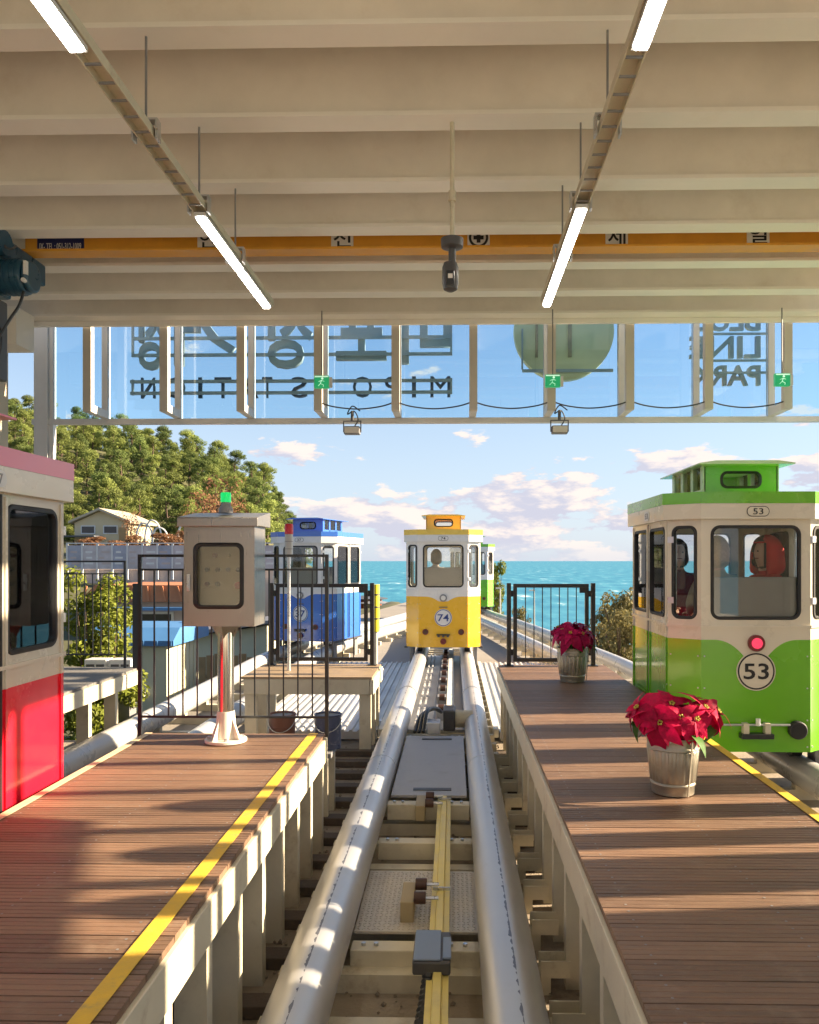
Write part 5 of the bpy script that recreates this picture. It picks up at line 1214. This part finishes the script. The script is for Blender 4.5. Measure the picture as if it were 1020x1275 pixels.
poinsettia('poinsettia with bracts tinted magenta for shade, in a metal pot near the black gate', 1.375, 9.33, 1.0, 'bract_red_shade',
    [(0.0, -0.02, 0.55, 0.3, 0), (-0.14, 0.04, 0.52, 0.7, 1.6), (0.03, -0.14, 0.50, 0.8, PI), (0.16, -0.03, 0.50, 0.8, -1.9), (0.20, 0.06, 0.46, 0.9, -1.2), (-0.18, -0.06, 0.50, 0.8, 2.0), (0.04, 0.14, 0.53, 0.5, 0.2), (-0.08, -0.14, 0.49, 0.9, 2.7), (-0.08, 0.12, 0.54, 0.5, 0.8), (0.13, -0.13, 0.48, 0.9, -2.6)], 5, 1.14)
# ------------------------------------------------------------------ vegetation
def leaf_cloud(clumps, n, size, seed, flat=0.5):
    rnd = random.Random(seed); mb = MB()
    tot = sum(c[3]**2 for c in clumps)
    for (cx, cy, cz, r, sq) in clumps:
        for _ in range(max(6, int(n*r*r/tot))):
            while True:
                d = Vector((rnd.uniform(-1,1), rnd.uniform(-1,1), rnd.uniform(-1,1)))
                if 0.05 < d.length < 1: break
            d = d.normalized()*(0.45+0.6*rnd.random()**0.6)
            p = Vector((cx+d.x*r, cy+d.y*r, cz+d.z*r*sq))
            nrm = (d + Vector((rnd.uniform(-1,1), rnd.uniform(-1,1), rnd.uniform(-0.3,1)))*flat*1.6).normalized()
            a = nrm.orthogonal().normalized(); b = nrm.cross(a); th = rnd.random()*6.28
            a, b = a*math.cos(th)+b*math.sin(th), b*math.cos(th)-a*math.sin(th)
            s_ = size*rnd.uniform(0.6, 1.35)
            mb.add([p-a*s_, p-b*s_*0.45, p+a*s_, p+b*s_*0.45+nrm*s_*0.25], [(0,1,2),(0,2,3)])
    me = bpy.data.meshes.new('crown'); me.from_pydata(mb.v, [], mb.f); return me
def make_tree_meshes(kind, seed):
    rnd = random.Random(seed); clumps = []; tr = MB()
    if kind == 'pine':
        h = rnd.uniform(5.6, 7.6); r = h*rnd.uniform(0.27, 0.34)
        lean = Vector((rnd.uniform(-0.4,0.4), rnd.uniform(-0.4,0.4), 0))
        tr.tube([(0,0,-1.0), lean*0.4+Vector((0,0,h*0.4)), lean+Vector((0,0,h*0.9))], [0.17, 0.12, 0.04], 7)
        for k in range(30):
            z = h*rnd.uniform(0.22, 0.98); f = (1.05-((z/h-0.55)/0.5)**2*0.75); a = rnd.random()*6.28; q = r*f*rnd.uniform(0.25, 0.9)
            c = Vector((math.cos(a)*q, math.sin(a)*q, z))+lean*(z/h); clumps.append((c.x, c.y, c.z, r*rnd.uniform(0.18, 0.34), 0.75))
            if k % 3 == 0: tr.tube([lean*(z/h)*0.8+Vector((0,0,z*0.8)), c], [0.05, 0.015], 5)
        clumps.append((lean.x, lean.y, h*0.93, r*0.38, 0.9))
        cr_ = leaf_cloud(clumps, 4600, 0.105, seed)
    elif kind == 'rust':
        h = rnd.uniform(3.6, 4.6); r = h*0.36
        tr.tube([(0,0,-0.6), (0.1,0,h*0.4), (0,0.1,h*0.85)], [0.12, 0.08, 0.02], 6)
        for k in range(14):
            a = rnd.random()*6.28; z = h*rnd.uniform(0.4, 0.95); q = r*rnd.uniform(0.2, 0.8); clumps.append((math.cos(a)*q, math.sin(a)*q, z, r*0.42, 0.8)); tr.tube([(0,0,z*0.6), (math.cos(a)*q, math.sin(a)*q, z)], [0.03, 0.008], 4)
        cr_ = leaf_cloud(clumps, 420, 0.12, seed)
    else:
        h = 1.0; r = 0.5
        for k in range(6):
            a = rnd.random()*6.28; tr.tube([(0.05*math.cos(a), 0.05*math.sin(a), -0.1), (0.25*math.cos(a), 0.25*math.sin(a), 0.45), (0.4*math.cos(a), 0.4*math.sin(a), 0.8)], [0.025, 0.015, 0.004], 5)
        for k in range(22):
            a = rnd.random()*6.28; z = rnd.uniform(0.12, 0.95); q = r*rnd.uniform(0.1, 0.9)*(1.1-abs(z-0.45)); clumps.append((math.cos(a)*q, math.sin(a)*q, z, rnd.uniform(0.10, 0.2), 0.9))
        cr_ = leaf_cloud(clumps, 2600, 0.036, seed)
    return tr.mesh('trunk'), cr_
def tall_shrub_meshes(seed, h, r):
    rnd = random.Random(seed); clumps = []; tr = MB()
    for k in range(7):
        a = rnd.random()*6.28; tr.tube([(0.08*math.cos(a), 0.08*math.sin(a), -0.1), (r*0.4*math.cos(a), r*0.4*math.sin(a), h*0.5), (r*0.6*math.cos(a), r*0.6*math.sin(a), h*0.85)], [0.04, 0.025, 0.006], 5)
    for k in range(60):
        a = rnd.random()*6.28; z = h*rnd.uniform(0.12, 0.97); q = r*rnd.uniform(0.1, 0.95)*(1.15-abs(z/h-0.5)); clumps.append((math.cos(a)*q, math.sin(a)*q, z, rnd.uniform(0.12, 0.24), 0.9))
    return tr.mesh('trunk'), leaf_cloud(clumps, 9000, 0.045, seed)
def plant(name, label, cat, group, meshes, material, loc, rz, sc_):
    t = thing(name, label, cat, loc, rz, group); t.scale = sc_ if isinstance(sc_, tuple) else (sc_,)*3
    link('trunk', meshes[0], 'bark', t); o = link('crown', meshes[1], None, t)
    if not meshes[1].materials: meshes[1].materials.append(None)
    o.material_slots[0].link = 'OBJECT'; o.material_slots[0].material = MATS[material]
    return t
pines = [make_tree_meshes('pine', 11+k) for k in range(7)]
rusts = [make_tree_meshes('rust', 51+k) for k in range(2)]
bushes = [make_tree_meshes('bush', 81+k) for k in range(3)]
rnd = random.Random(4); ntree = 0
y = 66.0
while y < 128:
    x = (-0.60 if y < 84 else -0.70)*y + rnd.uniform(0, 2)
    lim = -0.176 if y > 92 else (-0.20 if y > 80 else -0.235)
    while x < lim*y:
        px = 565+1000*x/y; jx, jy = x+rnd.uniform(-1,1), y+rnd.uniform(-1.6,1.6)
        if not (px < 20 and y < 84) and px < 396:
            s_ = rnd.uniform(0.50, 0.80)*(0.85 if jx/jy > -0.23 else 1)
            plant('pine_tree', 'pine tree among the dense wood on the hillside', 'tree', 'pine trees covering the hillside', pines[rnd.randrange(7)],
                  'pine_leaf' if rnd.random() < 0.62 else 'pine_leaf_deep', (jx, jy, ground_z(jx, jy)-0.2), rnd.random()*6.28, (s_*rnd.uniform(0.9,1.2), s_*rnd.uniform(0.9,1.2), s_)); ntree += 1
        x += rnd.uniform(2.2, 3.1)
    y += 3.9
for i, (px, d, s_) in enumerate(((252, 60, 1.1), (268, 62, 1.25), (286, 64, 1.0), (300, 66, 0.9), (235, 58, 0.7), (160, 58, 0.6))):
    x = (px-565)*d/1000
    plant('bare_tree', 'bare reddish tree below the wooded hill, %s from the left' % ('fourth','fifth','sixth','last','second' if False else 'third','first')[i], 'tree', 'bare reddish trees below the hill', rusts[i % 2], 'leaf_rust', (x, d, ground_z(x, d)-0.1), i, s_)
def shrub(name, label, px, d, zc, h, w, m, k=0):
    x = (px-565)*d/1000; plant(name, label, 'shrub', None, bushes[k % 3], m, (x, d, zc), k*1.3, (w, w, h))
plant('leafy_shrub', 'tall yellow green shrub behind the far left railing', 'shrub', None, tall_shrub_meshes(91, 4.15, 0.62), 'leaf_bush', ((118-565)*0.0123, 12.3, -2.9), 0, 1.0)
plant('leafy_shrub', 'lower green shrub below the grey deck beside the blue roofed hut', 'shrub', None, tall_shrub_meshes(92, 2.7, 0.6), 'leaf_bush', ((128-565)*0.0116, 11.6, -2.9), 0, 1.0)
shrub('coastal_shrub', 'olive coastal shrub nearest beside the green tram', 772, 20.5, -1.6, 1.7, 1.5, 'leaf_olive', 1)
shrub('coastal_shrub', 'tall sunlit olive shrub behind the curving rail on the right', 779, 23.5, -1.7, 2.2, 1.6, 'leaf_olive', 2)
shrub('coastal_shrub', 'pale olive shrub close to the right gate post', 757, 25.5, -2.0, 1.9, 1.5, 'leaf_olive', 0)
shrub('coastal_shrub', 'small shrub on the sea edge seen through the right gate', 649, 41, -2.6, 1.6, 1.1, 'leaf_olive', 2)
shrub('dark_shrub', 'dark green tree beside the distant green tram', 616, 42, -2.0, 3.2, 1.7, 'leaf_bush', 0)
for i, (px, d, w) in enumerate(((110, 52, 2.6), (140, 50, 2.4), (165, 54, 2.0), (205, 50, 3.0), (228, 52, 2.6))):
    x = (px-565)*d/1000
    plant('dry_bush', 'low rust coloured bush above the printed fence, %s from the left' % ('first', 'second', 'third', 'fourth', 'fifth')[i], 'shrub', 'rust coloured bushes above the printed fence', bushes[i % 3], 'leaf_rust', (x, d, ground_z(x, d)-0.1), i, (w, w, 1.6 if i > 2 else 1.2))

# ------------------------------------------------------------------ houses and fences on the left
h1 = thing('cream_house', 'cream gabled house at the foot of the wooded hill', 'house', (-26.6, 60, 0))
x0, x1, gz = -2.0, 2.1, ground_z(-25.9, 60)-0.5
MB().prism([(x0, gz), (x1, gz), (x1, 4.25), (0, 5.15), (x0, 4.25)], 'y', 0, 5).build('wall', 'house_cream', h1)
MB().prism([(x0-0.3, 4.2), (0, 5.18), (x1+0.3, 4.2), (x1+0.3, 4.36), (0, 5.36), (x0-0.3, 4.36)], 'y', -0.4, 5.4).build('roof', 'roof_tan', h1)
for xa in (-1.5, 0.2):
    w_ = MB().box(xa, xa+1.1, -0.05, -0.002, 3.4, 4.05).build('window', 'frame_white', h1); MB().box(xa+0.08, xa+1.02, -0.06, -0.0505, 3.48, 3.97).build('pane', 'pane_dark', w_)
d_ = MB().box(1.4, 1.95, -0.05, -0.002, gz+0.2, 3.9).build('door', 'wood_pale', h1)
MB().box(-3.6, 0.2, -1.6, -0.1, 3.15, 3.25).build('porch_roof', 'roof_dark', h1)
for k, (px, d, hh) in enumerate(((176, 55, 2.0), (187, 55, 2.2), (196, 55, 1.7), (228, 54, 2.0))):
    x = (px-565)*d/1000; g0 = ground_z(x, d)
    t = thing('white_frame', 'white pipe greenhouse hoop above the printed fence, %s from the left' % ('first', 'second', 'third', 'fourth')[k], 'frame', (x, d, g0-0.2), group='white greenhouse hoops above the printed fence')
    MB().tube(smooth_path([(-0.5, 0, 0), (-0.5, 0, hh*0.6), (-0.2, 0, hh), (0.3, 0, hh*0.95), (0.6, 0, hh*0.6), (0.6, 0, 0)], 5), 0.06, 6).build('hoop', 'frame_white', t, smooth=50)
    MB().cyl((-0.5, 0, hh*0.6), (-0.5, 2.0, hh*0.6), 0.05, 6).build('purlin', 'frame_white', t)
D = 42.0
pf = thing('printed_fence', 'long fence of pale printed panels above the retaining wall', 'fence', (-16.5, D, 0))
xa = -20.4; i = 0
while xa < -9.6:
    pn = MB().box(xa+16.5+0.04, xa+16.5+0.76, -0.02, 0.02, 0.95, 2.2).build('panel', 'banner_lilac' if i % 3 else 'banner_blue', pf)
    MB().box(xa+16.5-0.04, xa+16.5+0.035, -0.06, 0.06, 0.4, 2.28).build('post', 'frame_white', pf)
    pr_ = random.Random(i)
    for q in range(3):
        mk = MB()
        u = xa+16.5+0.10+pr_.random()*0.15; zz = 1.2+0.3*q; mk.box(u, u+0.25+0.25*pr_.random(), -0.024, -0.0205, zz, zz+0.10)
        mk.build('print', 'frame_white' if i % 2 else 'wall_pink', pn)
    xa += 0.8; i += 1
MB().box(-3.95, 7.0, -0.05, 0.05, 2.29, 2.34).build('top_rail', 'frame_white', pf)
tag(MB().box(-21.5, -9.4, D+0.2, D+0.8, -3.2, 0.95).build('retaining_wall', 'wall_pink', bevel=0.03), 'pinkish retaining wall under the printed fence', 'wall')
h2 = thing('orange_roof_house', 'low house with an orange tiled roof below the retaining wall', 'house', (-12.4, 34, -2.9))
MB().box(-2.4, 2.6, -1.2, 3.0, 0, 2.7).build('wall', 'wall_pink', h2)
rf = MB().prism([(-2.9, 2.62), (3.1, 2.62), (2.4, 3.30), (-2.2, 3.30)], 'y', -1.6, 3.4).build('roof', 'roof_orange', h2)
for k in range(9): MB().bar((-2.7+0.68*k, -1.62, 2.66), (-2.55+0.62*k, -1.62, 3.26), 0.09, 0.09).build('tile_ridge', 'roof_orange', rf)
w_ = MB().box(-0.6, 0.9, -1.26, -1.202, 1.2, 2.2).build('window', 'frame_white', h2); MB().box(-0.5, 0.8, -1.27, -1.2605, 1.3, 2.1).build('pane', 'pane_dark', w_)
MB().box(-2.6, 2.8, -2.1, -1.61, 2.30, 2.42).build('awning', 'roof_blue', h2)
h3 = thing('tin_shed', 'shed with a grey lean-to roof behind the blue roofed hut', 'shed', (-8.2, 24, -2.9))
MB().prism([(-1.4, 0), (2.6, 0), (2.6, 2.35), (-1.4, 1.75)], 'y', 0, 3).build('wall', 'house_mint', h3)
MB().prism([(-1.7, 1.76), (2.9, 2.46), (2.9, 2.56), (-1.7, 1.86)], 'y', -0.4, 3.3).build('roof', 'mid_grey', h3)
# the blue-roofed hut just outside
hut = thing('blue_roof_hut', 'mint green hut with a bright blue roof below the left track', 'hut', (-5.95, 15.0, -2.9))
MB().box(-0.75, 0.55, 0, 1.9, 0, 2.70).build('wall', 'house_mint', hut)
br = MB().prism([(-0.12, 2.701), (2.05, 2.701), (2.05, 2.86), (1.9, 3.02), (0.25, 3.02), (-0.12, 2.80)], 'x', -0.95, 0.72).build('roof', 'roof_blue', hut)
for k in range(7): MB().box(-0.9+0.26*k, -0.875+0.26*k, -0.14, -0.121, 2.71, 2.80).build('rib', 'roof_blue', br)
for k in range(8): MB().box(0.551, 0.562, 0.1+0.24*k, 0.13+0.24*k, 0.1, 2.65).build('batten', 'house_mint', hut)
MB().cyl((-0.05, -0.001, 2.05), (-0.05, -0.03, 2.05), 0.09, 16).build('sign_disc', 'roof_blue', hut, smooth=40)
MB().box(-0.12, 0.16, -0.10, -0.001, 1.75, 1.87).build('meter_box', 'frame_white', hut, bevel=0.01)
for k in range(2):
    ac = thing('outdoor_unit', ('left' if k == 0 else 'right') + ' one of two white air conditioner units by the far left deck', 'air conditioner', (-5.18+0.36*k, 11.5, -2.9), group='air conditioner units by the far left deck')
    MB().box(-0.16, 0.16, 0, 0.25, 2.55, 2.87).build('case', 'frame_white', ac, bevel=0.01)
    MB().box(-0.14, 0.14, 0.0, 0.25, 0, 2.549).build('stand', 'mid_grey', ac)
    for sx in (-0.072, 0.072): MB().box(sx-0.058, sx+0.058, -0.006, -0.0005, 2.62, 2.80).build('grille', 'dark_grey', ac)
wf = thing('timber_fence', 'weathered board fence beyond the control cabinet post', 'fence', (-5.2, 18.6, -2.9))
for k in range(8): MB().box(-0.75+0.19*k, -0.575+0.19*k, -0.012, 0.012, 0, 2.05+0.04*(k % 3)).build('board', 'wood_pale', wf)
MB().box(-0.76, 0.78, 0.0125, 0.05, 1.55, 1.63).build('rail', 'wood_pale', wf)
# distant seaside kiosk and lamp posts
ks = thing('seaside_kiosk', 'distant red kiosk with flat round roofs beside the sea', 'kiosk', (-7.0, 74, ground_z(-7, 74)-0.3))
MB().box(-1.9, 0.2, 0, 2, 0, 1.15).build('wall', 'brick_red', ks); MB().lathe([(0.1, 0.0), (1.9, 0.10), (1.95, 0.18), (0.4, 0.42), (0.1, 0.45)], 24, (-1.1, 1, 1.16)).build('roof', 'roof_dark', ks, smooth=40)
MB().lathe([(0.1, 0.0), (1.5, 0.08), (1.55, 0.15), (0.3, 0.36), (0.1, 0.38)], 24, (-0.1, -1.0, 0.85)).build('roof', 'mid_grey', ks, smooth=40)
MB().cyl((-0.1, -1, 0), (-0.1, -1, 0.9), 0.06, 8).build('roof_post', 'frame_white', ks)
w_ = MB().box(-1.3, -0.7, -0.03, -0.001, 0.45, 0.95).build('window', 'frame_white', ks)
for k in range(9): MB().box(-1.6+0.42*k, -1.56+0.42*k, -2.0, -1.94, -0.2, 0.55).build('rail_post', 'brick_red', ks)
for z in (0.1, 0.3, 0.5): MB().box(-1.6, 1.85, -1.94, -1.9, z, z+0.06).build('fence_rail', 'brick_red', ks)
for i, (px, d, zt, lab) in enumerate(((623, 40, 0.0, 'thin pale lamp post right of the distant green tram'), (665, 37, 0.0, 'thin pale lamp post seen through the right gate'), (756, 36, -0.25, 'thin pale lamp post above the olive shrubs'))):
    x = (px-565)*d/1000; g0 = ground_z(x, d)-0.2
    t = thing('lamp_post', lab, 'lamp post', (x, d, g0), group='thin lamp posts along the sea edge')
    MB().cyl((0, 0, 0), (0, 0, zt-g0), [0.05, 0.03], 8).build('pole', 'pipe_white', t, smooth=40); MB().box(-0.22, 0.04, -0.05, 0.05, zt-g0+0.001, zt-g0+0.06).build('lamp_head', 'frame_white', t)
